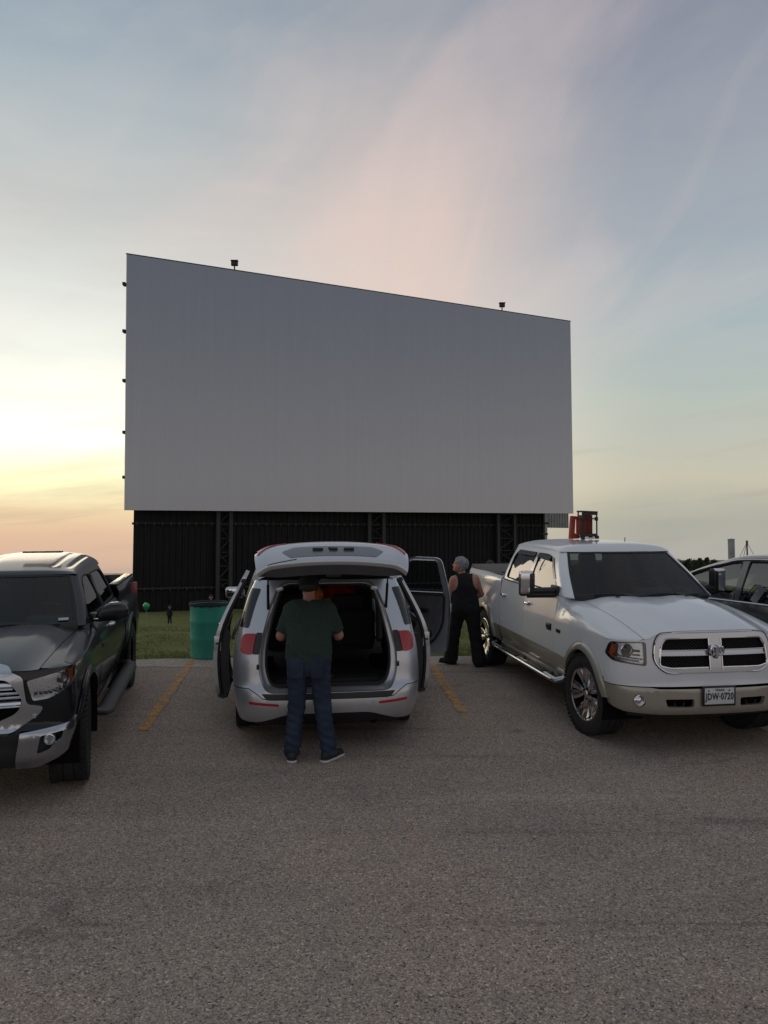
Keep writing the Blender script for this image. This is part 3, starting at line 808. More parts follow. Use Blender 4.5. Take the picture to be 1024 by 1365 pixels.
for dx in (-6, 6.0, -3):
    bm = bmesh.new(); tube(bm, [(0, 0, ht * .93), (dx, dx * .3, ht * .2), (dx * 1.3, dx * .3, 0)], .14, 4); finish('guy_wire', bm, M['steel'], t)

# ------------------------------------------------------------------ teal drum used as a litter bin
m, nt, b = nmat('teal_plastic'); setc(b, (.015, .20, .155), .5); co = objco(nt)
n1 = noise_tex(nt, 3, 6, .6, co); r1 = ramp(nt, n1.outputs['Fac'], [(.3, (.030, .28, .20)), (.7, (.045, .37, .27))])
n2 = noise_tex(nt, 30, 6, .75, co); r2 = ramp(nt, n2.outputs['Fac'], [(.60, (0, 0, 0)), (.75, (1, 1, 1))])
nt.links.new(mixc(nt, mixc(nt, 1, r2.outputs['Color'], (.35, .35, .35), 'MULTIPLY'), r1.outputs['Color'], (.10, .22, .18)), b.inputs['Base Color']); bump(nt, b, n1.outputs['Fac'], .3, .01)
M['teal'] = m
bx, by = lot_at(273, 880); 
t = thing('litter_drum', 'teal plastic drum litter bin with black liner rim at the edge of the grass', 'bin', (bx, by + .28, 0), .3)
bm = bmesh.new(); r = .298; h = .875
lathe(bm, [(.0, .01), (.0, r * .93), (.025, r * .97), (.06, r * .96), (.28, r * .985), (.30, r * 1.0), (.33, r * 1.0), (.35, r * .985), (.56, r * .99), (.58, r * 1.005), (.61, r * 1.005), (.63, r * .99), (.84, r), (.87, r * 1.02), (h - .01, r * 1.02), (h, r), (h - .02, r * .96), (.6, r * .94), (.02, r * .9), (.02, .01)], 56, 'Z')
finish('drum', bm, M['teal'], t, 30)
bm = bmesh.new()
n = 72; ring = []
for k in range(n):
    a = 2 * PI * k / n; w = .008 * math.sin(k * 2.3) + .006 * math.sin(k * 5.1)
    ring.append([bm.verts.new((math.cos(a) * rr_, math.sin(a) * rr_, z)) for rr_, z in ((r * 1.03, h - .035 + w), (r * 1.045, h - .012 + w * .5), (r * 1.03, h + .012), (r * .97, h + .008), (r * .93, h - .12), (r * .9, h - .5))])
for k in range(n):
    for j in range(5): bm.faces.new((ring[k][j], ring[(k + 1) % n][j], ring[(k + 1) % n][j + 1], ring[k][j + 1]))
finish('bin_liner', bm, M['seal'], t, 0)
# ------------------------------------------------------------------ pickups (frame: y = 0 at the front axle, y grows to the rear, x to the right seen from the front camera)
class Car:
    pass
def make_fascia(c):
    """F(u, z): front end surface wrapped round the nose; u = distance along the nose measured at mid height."""
    yc, n = c.yc, c.nose_n
    def raw(th, z):
        Xs = c.side(yc, min(z, getattr(c, 'zc', 1.0))); D = yc - c.yf(z); s, k = math.sin(th), math.cos(th)
        return (Xs * abs(s) ** (2 / n), yc - D * abs(k) ** (2 / n))
    T = []; L_ = 0; prev = raw(0, .85); T.append((0, 0))
    for i in range(1, 241):
        th = PI / 2 * (i / 240) ** 1.0; p = raw(th, .85); L_ += math.hypot(p[0] - prev[0], p[1] - prev[1]); T.append((L_, th)); prev = p
    c.U = L_
    us = [t[0] for t in T]; ths = [t[1] for t in T]
    def F(u, z, d=0):
        a = abs(u); th = float(np.interp(a, us, ths)); x, y = raw(th, z)
        y += 0
        sx = 1 if u >= 0 else -1
        if d:
            x2, y2 = raw(min(PI / 2, th + .01), z); x1, y1 = raw(max(0, th - .01), z)
            tx, ty = x2 - x1, y2 - y1; l = math.hypot(tx, ty) or 1
            nx, ny = ty / l, -tx / l
            if ny > 0 and th < 1.2: nx, ny = -nx, -ny
            if nx < 0: nx, ny = -nx, -ny
            x += nx * d; y += ny * d
        return (sx * x, y, z)
    c.F = F
    def xplan(y, z):
        Xs = c.side(yc, min(z, 1.0)); D = yc - c.yf(z); q = min(1, max(0, (yc - y) / D)); return Xs * (1 - q ** n) ** (1 / n)
    c.xplan = xplan

def make_body(c, root):
    """Hood, fenders, doors, bed sides, cab and glass of a crew cab pickup."""
    side, G = c.side, c.gh
    body_m = c.paints; two = c.twotone
    mf = (lambda u, v: 1 if v < two else 0) if two else None
    cutv = (two,) if two else ()
    VT = c.vt                                                       # height where the shoulder starts to turn in
    # hood
    def hood(a, b):
        uf = a * c.hood_u; f = Vector(c.F(uf, c.ztop(abs(uf)))); cw = Vector((a * c.cowl_x, c.cowl_y + c.cowl_bow * (a * a), c.cowl_z - .035 * a * a))
        lz = c.hood_prof(b); p = f.lerp(cw, b); p.z = lerp(f.z, cw.z, lz)
        s = abs(a)
        p.z += c.dome * smooth(.98, .62, s) * math.sin(min(1, b * 1.15) * PI * .5) ** .7 - c.dome * .45 * smooth(.42, .1, s) * b
        return p
    c.hood = hood
    tab = sorted((hood(1, i / 40).y, hood(1, i / 40).x, hood(1, i / 40).z) for i in range(41))
    ty = [t[0] for t in tab]; tx = [t[1] for t in tab]; tz = [t[2] for t in tab]
    def seam(y):
        if y <= c.cowl_y + c.cowl_bow: 
            return float(np.interp(y, ty, tx)) + .006, float(np.interp(y, ty, tz)) - .002
        t = smooth(c.cowl_y + c.cowl_bow, c.door_y0, y)
        return lerp(tx[-1] + .006, G.w(0) , t), lerp(tz[-1], c.belt(y), t)
    c.seam = seam
    def shoulder(y, v):
        """v <= VT: plain side; above: curve turning in to the hood seam or the belt line."""
        if v <= VT: return (side(y, v) if y >= c.yc else c.xplan(y, v), y, v)
        q = min(1, (v - VT) / (1.6 - VT))
        x0 = side(y, VT) if y >= c.yc else c.xplan(y, VT)
        xe, ze = seam(y)
        k = smooth(c.cowl_y + c.cowl_bow, c.door_y0, y)
        cx, cz = lerp(x0 - .015, lerp(x0, xe, .45), k), lerp(lerp(VT, ze, .93), lerp(VT, ze, .55), k)
        cx = max(cx, xe)
        x = (1 - q) ** 2 * x0 + 2 * q * (1 - q) * cx + q * q * xe; z = (1 - q) ** 2 * VT + 2 * q * (1 - q) * cz + q * q * ze
        return (x, y, z)
    c.shoulder = shoulder
    patch('hood', lambda i, j: hood(-1 + 2 * i, j), 64, 30, body_m[0], root, .03, Vector((0, 0, 0)))
    arches = c.arch
    yA = c.y_nose_seam
    for s in (-1, 1):
        mir = s < 0
        cen = Vector((0, 1.5, .8))
        # front fender: arch cut out
        a = arches[0]
        low = c.rocker
        th0 = math.degrees(math.asin((low - a[1]) / a[2]))
        out = [(c.door_y0 - .004, low), (c.door_y0 - .004, 1.6)]
        out += [(yy, 1.6) for yy in (.6, .2, -.2, -.5)]
        out += [(yA, 1.6), (yA, VT + .006), (c.yc + .001, VT + .006), (c.yc + .001, low + .06)]
        out += arc(a[0], a[1], a[2], 180 - math.degrees(math.asin((low + .06 - a[1]) / a[2])), th0, 30)
        cookie('front_fender', out, lambda u, v: (lambda p: p)(shoulder(u, v)), body_m, root, .07, .06, cu=(c.yc,), cv=(VT,) + cutv, matfn=mf, center=cen, mirror=mir)
        # doors
        for y0, y1, nm in c.doors:
            o2 = rpoly([(y0, low + .02), (y1, low + .02), (y1, c.belt(y1)), (y0, c.belt(y0))], [.03, .03, 0, 0])
            if nm == 'rear_door' and c.door_cut:
                o2 = rpoly([(y0, low + .02), (y1 - .10, low + .02), (y1 - .02, low + .24), (y1, low + .5), (y1, c.belt(y1)), (y0, c.belt(y0))], [.03, .1, .1, .1, 0, 0])
            dr = cookie('door', o2, lambda u, v: (c.side2(u, v), u, v), body_m, root, .09, .06, cv=cutv, matfn=mf, center=cen, mirror=mir)
            hy = y1 - .17; hz = c.handle_z; X = c.side2(hy, hz)
            bm = bmesh.new()
            tube(bm, [(s * (X - .01), hy - .085, hz), (s * (X + .028), hy - .07, hz + .002), (s * (X + .036), hy, hz + .004), (s * (X + .028), hy + .07, hz + .002), (s * (X - .01), hy + .085, hz)], [.012, .017, .019, .017, .012], 8)
            box(bm, (s * (X + .001), hy, hz - .004), (.012, .13, .055), None, .005)
            finish('handle', bm, c.handle_m, dr)
        # rocker
        bm = bmesh.new(); y0, y1 = c.door_y0 - .02, c.doors[-1][1] + .02
        box(bm, (s * (side(1.5, low) - .06), (y0 + y1) / 2, low - .035), (.12, y1 - y0, .12), None, .02); finish('rocker', bm, body_m[1] if two else body_m[0], root)
        # bed side
        b_ = arches[1]; y0 = c.doors[-1][1] + .012; y1 = c.tail
        out = [(y0, low + .02)] + arc(b_[0], b_[1], b_[2], 180 - math.degrees(math.asin((low + .02 - b_[1]) / b_[2])), math.degrees(math.asin((low + .10 - b_[1]) / b_[2])), 30)
        out += [(y1 - .05, low + .10), (y1, low + .2), (y1, c.bed_top), (y0, c.bed_top)]
        if c.bed_notch: out = out
        def bedf(u, v):
            X = c.side2(u, min(v, 1.2)) + .006
            if v > c.bed_top - .12: q = (v - (c.bed_top - .12)) / .12; X -= .055 * q * q
            return (X, u, v)
        cookie('bed_side', out, bedf, body_m, root, .09, .06, cv=cutv + (c.bed_top - .12, c.bed_top - .08, c.bed_top - .04, c.bed_top - .015), matfn=mf, center=cen, mirror=mir)
        bm = bmesh.new(); X = c.side2(4, 1.2) - .05
        box(bm, (s * (X - .045), (y0 + y1) / 2, c.bed_top - .004), (.115, y1 - y0 - .02, .03), None, .012); finish('bed_rail_cap', bm, M['plastic'] if not c.rail_paint else body_m[0], root)
        bm = bmesh.new(); box(bm, (s * (X - .09), (y0 + y1) / 2, c.bed_top - .26), (.02, y1 - y0 - .02, .5)); finish('bed_inner_wall', bm, body_m[0] if c.rail_paint else M['plastic'], root)
        # wheel wells
        for (ay, az, ar) in arches:
            bm = bmesh.new()
            pr = arc(ay, az, ar + .012, -20, 200, 26)
            for i in range(len(pr) - 1):
                (q0, z0), (q1, z1) = pr[i], pr[i + 1]
                bm.faces.new([bm.verts.new((s * X_, q, z)) for X_, q, z in ((side(ay, .8) - .012, q0, z0), (side(ay, .8) - .012, q1, z1), (.55, q1, z1), (.55, q0, z0))])
            bm.faces.new([bm.verts.new((s * .55, q, z)) for q, z in pr])
            finish('wheel_well', bm, M['cavity'], root, 0)
        # flares
        for i, (ay, az, ar) in enumerate(arches):
            w = c.flare
            t0 = math.degrees(math.asin((low + .03 - az) / ar)); 
            def ff(u, v, ay=ay, az=az, ar=ar):
                r = math.hypot(u - ay, v - az); q = max(0, min(1, (r - ar) / w)); X = c.side2(u, min(v, 1.05)) if u > c.yc else side(c.yc, min(v, 1.0))
                if u < c.yc: X = c.xplan(u, v)
                return (X + .006 + c.flare_out * (1 - q ** 2) ** .5, u, v)
            a0, a1 = (180 - t0, t0)
            def pf(i_, j_, ay=ay, az=az, ar=ar):
                r_ = lerp(ar - .012, ar + w, i_); a_ = R(lerp(a0, a1, j_)); p = ff(ay + r_ * math.cos(a_), az + r_ * math.sin(a_)); return (-p[0] if mir else p[0], p[1], p[2])
            bm = grid_bm(pf, 6, 48); orient(bm, Vector((0, ay, az))); rim(bm, .05); finish('wheel_flare', bm, c.flare_m, root, 50)
    # ---- cab
    def gside(u, v):
        t = (v - G.z0) / (G.z1 - G.z0); return (G.w(t) , u, v)
    for s in (-1, 1):
        mir = s < 0
        yf = lambda z: lerp(G.yf0, G.yf1, ((z - G.z0) / (G.z1 - G.z0)) ** 1.0) ; yb = lambda z: lerp(G.yb0, G.yb1, (z - G.z0) / (G.z1 - G.z0))
        out = [(G.yf0, G.z0), (G.yb0, G.z0)] + [(yb(z), z) for z in (G.z0 + .2, G.z1 - .1)] + [(G.yb1 - .02, G.z1), (G.yf1 + .02, G.z1), (yf(G.z1 - .1), G.z1 - .1), (yf(G.z0 + .2), G.z0 + .2)]
        cab = cookie('cab_side', out, gside, body_m[0], root, .09, .06, holes=[h for h in c.win_holes], center=Vector((0, 2, 1.2)), mirror=mir, thick=.03)
        for i, h in enumerate(c.win_holes):
            wn = cookie('side_window', h, lambda u, v: (lambda p: (p[0] - .012, p[1], p[2]))(gside(u, v)), c.side_glass, root, .25, .2, center=Vector((0, 2, 1.2)), mirror=mir, thick=.004)
            bm = bmesh.new(); pts = []
            for (u, v) in h:
                p = gside(u, v); pts.append(((-1 if mir else 1) * (p[0] - .004), p[1], p[2]))
            tube(bm, pts, .011, 6, closed=True); finish('window_seal', bm, c.seal_m, wn)
        # belt moulding
        bm = bmesh.new(); pts = [(s * (G.w(0) + .004), y, c.belt(y) + .002) for y in np.linspace(c.door_y0 + .02, G.yb0 - .06, 14)]
        tube(bm, pts, .011, 6); finish('belt_moulding', bm, c.belt_m, root)
        # A pillar: rounded corner between windshield and side
        def pil(q, t, s=s):
            w = G.w(t); yF = lerp(G.yF0, G.yF1, t) + G.bow(t); y2 = lerp(G.yf0, G.yf1, t); x0 = w - G.rc
            P0 = Vector((x0, yF, 0)); P1 = Vector((w + .004, yF + (y2 - yF) * .45, 0)); P2 = Vector((w + .001, y2 + .012, 0))
            p = P0 * (1 - q) ** 2 + P1 * 2 * q * (1 - q) + P2 * q * q
            return (s * p.x, p.y, lerp(G.z0, G.z1, t))
        patch('a_pillar', pil, 8, 16, body_m[0], root, .02, Vector((0, 2, 1.2)))
        def rpil(q, t, s=s):
            w = G.w(t); yB = lerp(G.yB0, G.yB1, t); y2 = lerp(G.yb0, G.yb1, t); x0 = w - G.rc
            P0 = Vector((x0, yB, 0)); P1 = Vector((w, yB - .005, 0)); P2 = Vector((w, y2 - .012, 0))
            p = P0 * (1 - q) ** 2 + P1 * 2 * q * (1 - q) + P2 * q * q
            return (s * p.x, p.y, lerp(G.z0, G.z1, t))
        patch('c_pillar', rpil, 6, 8, body_m[0], root, .02, Vector((0, 2, 1.2)))
    def ws(a, t, d=0):
        w = G.w(t) - G.rc; return (a * w, lerp(G.yF0, G.yF1, t) + G.bow(t) * a * a - d, lerp(G.z0, G.z1, t) + d * .5)
    patch('windshield', lambda i, j: ws(-1 + 2 * i, j), 24, 12, c.ws_glass, root, 0, Vector((0, 2, 1.2)))
    # black frit border
    bm = bmesh.new()
    for (a0, a1, t0, t1) in ((-1, 1, .955, 1.0), (-1, 1, 0, .055), (-1, -.955, .05, .96), (.955, 1, .05, .96)):
        grid_bm(lambda i, j: ws(lerp(a0, a1, i), lerp(t0, t1, j), .004), 24 if a1 - a0 > 1 else 2, 10 if t1 - t0 > .5 else 2, bm)
    orient(bm, Vector((0, 2, 1.2))); finish('windshield_border', bm, M['seal'], root, 0)
    # wipers
    bm = bmesh.new()
    for a0, a1 in ((-.75, .05), (.02, .8)):
        tube(bm, [ws(lerp(a0, a1, k / 6), .05 + .02 * math.sin(k), .02) for k in range(7)], .009, 5)
        p = Vector(ws(a1 - .1, .0, .02)); tube(bm, [p + Vector((0, -.05, -.03)), ws((a0 + a1) / 2, .06, .035)], .011, 5)
    finish('wiper', bm, M['trim'], root)
    # cowl
    bm = grid_bm(lambda i, j: Vector(hood(-1 + 2 * i, 1)).lerp(Vector(ws((-1 + 2 * i), 0)), j) + Vector((0, 0, -.015 * math.sin(j * PI))), 20, 3); orient(bm, Vector((0, 0, 0))); finish('cowl', bm, M['plastic'], root, 0)
    # rear window + rear panel
    bm = grid_bm(lambda i, j: ((-1 + 2 * i) * (G.w(j) - G.rc), lerp(G.yB0, G.yB1, j), lerp(G.z0, G.z1, j)), 12, 8)
    for f in bm.faces:
        m_ = f.calc_center_median(); f.material_index = 1 if (abs(m_.x) < .66 and G.z0 + .08 < m_.z < G.z1 - .05) else 0
    orient(bm, Vector((0, 2, 1.2))); finish('rear_window', bm, [body_m[0], c.side_glass], root, 0)
    bm = bmesh.new(); box(bm, (0, G.yB0 + .005, (c.rocker + G.z0) / 2), (G.w(0) * 1.96, .03, G.z0 - c.rocker)); finish('cab_back', bm, body_m[0], root)
    # roof
    def roof(i, j):
        a = -1 + 2 * i; t = j; y0 = G.yF1; y1 = G.yB1
        aa = math.copysign(abs(a) ** .8, a)
        w = G.w(1); y_f = y0 + G.bow(1) * (abs(aa) ** 2) * 1.0 + (0 if abs(aa) < .9 else (abs(aa) - .9) * 1.2 * (G.yf1 - y0 - G.bow(1)) * 6 * .16)
        y = lerp(y_f, y1, t); yy = 2 * t - 1
        e1 = max(0, 1 - abs(aa) ** 3.2) ** .5; e2 = c.roof_fn(t) if hasattr(c, 'roof_fn') else max(0, 1 - abs(yy) ** 9) ** .5
        rib = c.roof_rib * sum(math.exp(-((abs(aa) - q) / .035) ** 2) for q in (.55, .80)) * smooth(.12, .3, t) * smooth(.95, .85, t)
        return (aa * (w + .0005), y, G.z1 + c.crown * e1 * e2 * (1 + .12 * math.sin(t * PI)) - rib)
    patch('roof', roof, 56, 30, body_m[0], root, .0, Vector((0, 2, 1.2)))
    # ---- inside
    it = M['interior']; ig = M['interior_grey']
    bm = bmesh.new()
    grid_bm(lambda i, j: tuple(Vector(roof(i * .9 + .05, j * .92 + .04)) - Vector((0, 0, .035))), 10, 8, bm); finish('headliner', bm, ig, root, 0)
    bm = bmesh.new()
    for s in (-1, 1): box(bm, (s * (G.w(0) - .05), 2, (low + G.z0) / 2 - .01), (.03, 2.3, G.z0 - low))
    box(bm, (0, 2, low + .02), (1.75, 2.4, .04)); box(bm, (0, .88, low + .35), (1.7, .05, .7)); box(bm, (0, G.yB0 - .04, (low + G.z0) / 2), (1.7, .04, G.z0 - low - .03))
    finish('door_trim', bm, it, root)
    bm = bmesh.new()
    box(bm, (0, c.door_y0 + .06, G.z0 - .07), (1.68, .55, .14), euler(-6), .05); box(bm, (.0, c.door_y0 + .32, G.z0 - .2), (1.6, .1, .3), None, .04); box(bm, (c.driver * .40, c.door_y0 + .27, G.z0 + .0), (.42, .25, .09), None, .03)
    finish('dashboard', bm, ig, root)
    bm = bmesh.new(); cx = c.driver * .40
    rot = euler(-62)
    pts = [rot @ Vector((.19 * math.cos(t), .19 * math.sin(t), 0)) + Vector((cx, 1.42, G.z0 + .0)) for t in np.linspace(0, 2 * PI, 24, endpoint=False)]
    tube(bm, pts, .016, 6, closed=True); tube(bm, [Vector((cx - .18, 1.42, G.z0 + .0)), Vector((cx + .18, 1.42, G.z0 + .0))], .02, 5); finish('steering_wheel', bm, M['trim'], root)
    for y, xs_ in ((1.95, (-.42, .42)), (2.85, (-.45, 0, .45))):
        for x in xs_:
            bm = bmesh.new(); 
            box(bm, (x, y + .05, low + .45), (.5 if len(xs_) == 2 else .44, .5, .16), None, .05)
            box(bm, (x, y + .32, low + .78), (.48 if len(xs_) == 2 else .43, .15, .66), euler(-12), .06)
            box(bm, (x, y + .40, low + 1.17), (.26, .11, .18), euler(-8), .045); finish('seat', bm, it, root)
    bm = bmesh.new(); p = Vector(ws(0, .86)); box(bm, p + Vector((0, .08, -.02)), (.25, .03, .07), None, .012); tube(bm, [p, p + Vector((0, .07, 0))], .01, 5); finish('rear_view_mirror', bm, M['trim'], root)
    # bed floor, tailgate, bumper, underbody
    y0 = c.doors[-1][1] + .05
    bm = bmesh.new(); box(bm, (0, (y0 + c.tail) / 2, low + .35), (1.7, c.tail - y0, .05)); finish('bed_floor', bm, M['plastic'], root)
    bm = bmesh.new(); box(bm, (0, c.tail - .03, (low + .25 + c.bed_top) / 2), (1.62, .07, c.bed_top - low - .25), None, .015); finish('tailgate', bm, body_m[0], root)
    bm = bmesh.new(); box(bm, (0, c.tail + .12, low + .12), (1.85, .2, .2), None, .04); finish('rear_bumper', bm, M['chrome_dull'], root)
    for s in (-1, 1):
        bm = bmesh.new(); box(bm, (s * (c.side2(c.tail, 1.1) - .06), c.tail + .002, c.bed_top - .30), (.14, .06, .36), None, .02); finish('tail_lamp', bm, M['red_lens'], root)
    bm = bmesh.new(); box(bm, (0, 2.2, .42), (1.3, c.tail + .2, .24)); box(bm, (0, 2.2, .62), (1.1, c.tail + .1, .3)); box(bm, (0, -.42, .58), (1.3, .5, .3)); finish('chassis', bm, M['cavity'], root)
    for s in (-1, 1):
        for y in (0, c.wb):
            wheel(root, s * c.track, y, s, c.tyre_r, c.tyre_w, c.rim_r, c.rim_style, c.steer if y == 0 else 0)
            bm = bmesh.new(); tube(bm, [(s * .5, y, c.tyre_r), (s * (c.track - .05), y, c.tyre_r)], .06, 8); finish('axle', bm, M['cavity'], root)

class GH: pass
# ================================================================== white and champagne pickup
c = Car(); ram = c
c.paints = [M['white'], M['gold']]; c.twotone = .715
Wr = pchip((-.6, .975), (0, 1.0), (.8, .985), (1.2, .98), (3.1, .98), (3.8, .99), (5.1, .955))
pr = pchip((.38, -.07), (.5, -.03), (.62, -.004), (.72, .004), (.80, .0), (.95, -.008), (1.08, -.016), (1.38, -.055))
c.side = lambda y, z: Wr(y) + pr(z)
c.side2 = c.side
c.yc = -.50; c.nose_n = 2.7
c.yf = pchip((.38, -.86), (.46, -.905), (.64, -.905), (.68, -.88), (.80, -.87), (1.2, -.82))
make_fascia(c)
c.ztop = pchip((0, 1.205), (.35, 1.203), (.50, 1.19), (.585, 1.165), (.66, 1.13), (.8, 1.112), (1.4, 1.10))
c.hood_u = .70; c.cowl_x = .765; c.cowl_y = .42; c.cowl_bow = .16; c.cowl_z = 1.375; c.dome = .035
c.hood_prof = lambda b: 1 - (1 - b) ** 1.7
c.vt = 1.10; c.rocker = .47; c.door_y0 = .88
c.belt = pchip((.6, 1.37), (1.06, 1.37), (2.1, 1.375), (3.1, 1.385), (3.3, 1.39))
c.doors = [(.88, 2.02, 'front_door'), (2.03, 3.06, 'rear_door')]; c.door_cut = True
c.handle_z = 1.17; c.handle_m = M['chrome']; c.bed_top = 1.44; c.tail = 4.86; c.bed_notch = False; c.rail_paint = False
c.wb = 3.79; c.arch = [(0, .43, .475), (3.79, .43, .475)]; c.flare = .075; c.flare_out = .028; c.flare_m = M['gold']
c.y_nose_seam = -.76
G = GH(); c.gh = G
G.z0, G.z1 = 1.375, 1.865
wg = pchip((0, .915), (.5, .835), (1, .725)); G.w = wg
G.yF0, G.yF1 = .46, 1.20; G.bow = lambda t: lerp(.14, .10, t); G.yf0, G.yf1 = .76, 1.38
G.yB0, G.yB1, G.yb0, G.yb1 = 3.16, 3.02, 3.04, 2.92; G.rc = .075
c.win_holes = [rpoly([(.95, 1.40), (1.96, 1.405), (1.97, 1.81), (1.62, 1.81), (1.42, 1.77)], [.03, .02, .03, .1, .12]),
               rpoly([(2.07, 1.405), (2.94, 1.42), (2.88, 1.75), (2.78, 1.81), (2.07, 1.81)], [.02, .05, .08, .06, .03])]
c.side_glass = M['glass']; c.ws_glass = M['glass_ws']; c.seal_m = M['seal']; c.belt_m = M['trim']; c.crown = .10; c.roof_rib = .006
c.steer = .11; c.driver = 1; c.tyre_r = .425; c.tyre_w = .27; c.rim_r = .272; c.rim_style = 'spoke'; c.track = .865
RAM = thing('pickup_truck', 'white crew cab pickup with champagne lower trim, raised towing mirrors and chrome cross grille', 'pickup truck', (3.10, 8.42, 0), .150)
make_body(c, RAM)
F = c.F
# front bumper skin (white) with openings for grille and head lamps
gr = [(-.59, .90), (-.48, .82), (.48, .82), (.59, .90), (.57, 1.08), (.52, 1.155), (-.52, 1.155), (-.57, 1.08)]
gro = rpoly([(x * 1.075, .797 if z < .83 else (.845 if z < .9 else z + (.03 if z > 1.1 else .02))) for x, z in gr], .08, 6)
hl = [(.685, .865), (1.02, .90), (1.15, .955), (1.06, 1.085), (.69, 1.095)]
hlo = rpoly(hl, [.03, .04, .03, .05, .03])
top = [(u, c.ztop(abs(u)) - .008) for u in np.linspace(c.U, -c.U, 70)]
skin = [(-c.U, .672), (c.U, .672)] + top
cookie('front_bumper', skin, F, M['white'], RAM, .05, .05, holes=[gro, hlo, [(-x, z) for x, z in hlo][::-1]], center=Vector((0, .3, .8)))
fog = [(.78 + .055 * math.cos(a), .535 + .058 * math.sin(a)) for a in np.linspace(0, 2 * PI, 20, endpoint=False)]
slot = rpoly([(.25, .475), (.52, .475), (.535, .555), (.245, .555)], .025)
low = [(-c.U, .455), (-.95, .415), (-.6, .40), (.6, .40), (.95, .415), (c.U, .455), (c.U, .664), (.66, .664), (.58, .652), (-.58, .652), (-.66, .664), (-c.U, .664)]
mr_ = lambda L_: [(-x, z) for x, z in L_][::-1]
cookie('lower_bumper', low, lambda u, z: F(u, z, .004), M['gold'], RAM, .05, .04, holes=[fog, mr_(fog), slot, mr_(slot)], center=Vector((0, .3, .6)), thick=.04)
bm = bmesh.new(); grid_bm(lambda i, j: F(lerp(-c.U, c.U, i), lerp(.40, 1.13, j), -.09), 40, 6, bm); orient(bm, Vector((0, 1, .8))); finish('bumper_backing', bm, M['cavity'], RAM, 0)
bm = bmesh.new(); grid_bm(lambda i, j: F(lerp(-.95, .95, i), lerp(.36, .415, j), -.05), 30, 1, bm); finish('air_dam', bm, M['plastic'], RAM, 0)
bm = bmesh.new(); tube(bm, [F(u, z, .003) for u, z in gro], .007, 5, closed=True); finish('grille_gap', bm, M['seal'], RAM, 0)
# grille
G_ = bpy.data.objects.new('grille', None); COL.objects.link(G_); G_.parent = RAM
def ring_panel(name, o, i, d, m, par, thick=.03, fnx=None):
    return cookie(name, o, lambda u, z: F(u, z, d), m, par, .06, .05, holes=[i], center=Vector((0, .5, .9)), thick=thick)
gin = rpoly([(x * .965, z + (.03 if z < .9 else -.025)) for x, z in gr], .03, 4)
gmid = rpoly([(x * 1.06, .803 if z < .83 else (.848 if z < .9 else z + (.024 if z > 1.1 else .015))) for x, z in gr], .08, 6)
ring_panel('grille_surround', gmid, gin, .014, M['chrome_dull'], G_, .06)
def bar(name, u0, u1, z0, z1, d, m, par):
    return cookie(name, rpoly([(u0, z0), (u1, z0), (u1, z1), (u0, z1)], .004, 2), lambda u, z: F(u, z, d), m, par, .06, .05, center=Vector((0, .5, .9)), thick=.045)
bm = bmesh.new()
for o_, d_, r_ in ((gin, .016, .009), (gmid, .012, .006)): tube(bm, [F(u, z, d_) for u, z in o_], r_, 6, closed=True)
for x0 in (-.066, .066): tube(bm, [F(x0, z, .018) for z in np.linspace(.83, 1.13, 6)], .007, 6)
for z0 in (.968, 1.017):
    for a_, b_ in ((-.575, -.07), (.07, .575)): tube(bm, [F(u, z0, .010) for u in np.linspace(a_, b_, 10)], .006, 6)
finish('grille_beading', bm, M['chrome'], G_)
bar('cross_bar', -.575, .575, .965, 1.02, .006, M['chrome_dull'], G_)
bar('centre_bar', -.062, .062, .845, 1.13, .016, M['chrome_dull'], G_)
bm = bmesh.new()
pin = gin
def inside(x, z): return .835 < z < 1.135 and abs(x) < .58 - max(0, .90 - z) * 1.0 - max(0, z - 1.07) * .7
for sgn in (1, -1):
    for k in range(-60, 60):
        base = k * .034; pts = []; prev = None
        for i in range(40):
            z = .835 + i * .0075; x = base + sgn * (z - .98) * 1.0
            if inside(x, z): pts.append(F(x, z, -.018))
            else:
                if len(pts) > 1: tube(bm, pts, .0035, 4)
                pts = []
        if len(pts) > 1: tube(bm, pts, .0035, 4)
finish('grille_mesh', bm, M['trim'], G_, 0)
bm = bmesh.new()
em = Vector(F(0, 1.0, .04))
# ram's head badge: skull wedge with two curled horns
prism(bm, [(-.020, .050), (.020, .050), (.027, .012), (.014, -.050), (0, -.062), (-.014, -.050), (-.027, .012)], lambda x, z: (em.x + x * .8, em.y - .016, em.z + z), lambda x, z: (em.x + x * 1.25, em.y + .012, em.z + z * 1.05))
for s in (-1, 1):
    hp = [(.012, .048), (.034, .056), (.055, .046), (.066, .022), (.064, -.006), (.050, -.028), (.034, -.032), (.026, -.020), (.032, -.008)]
    tube(bm, [(em.x + s * x, em.y - .010 + .012 * (k / 8), em.z + z) for k, (x, z) in enumerate(hp)], [.016, .017, .016, .015, .013, .011, .008, .006, .004], 8)
finish('badge', bm, M['chrome'], G_)
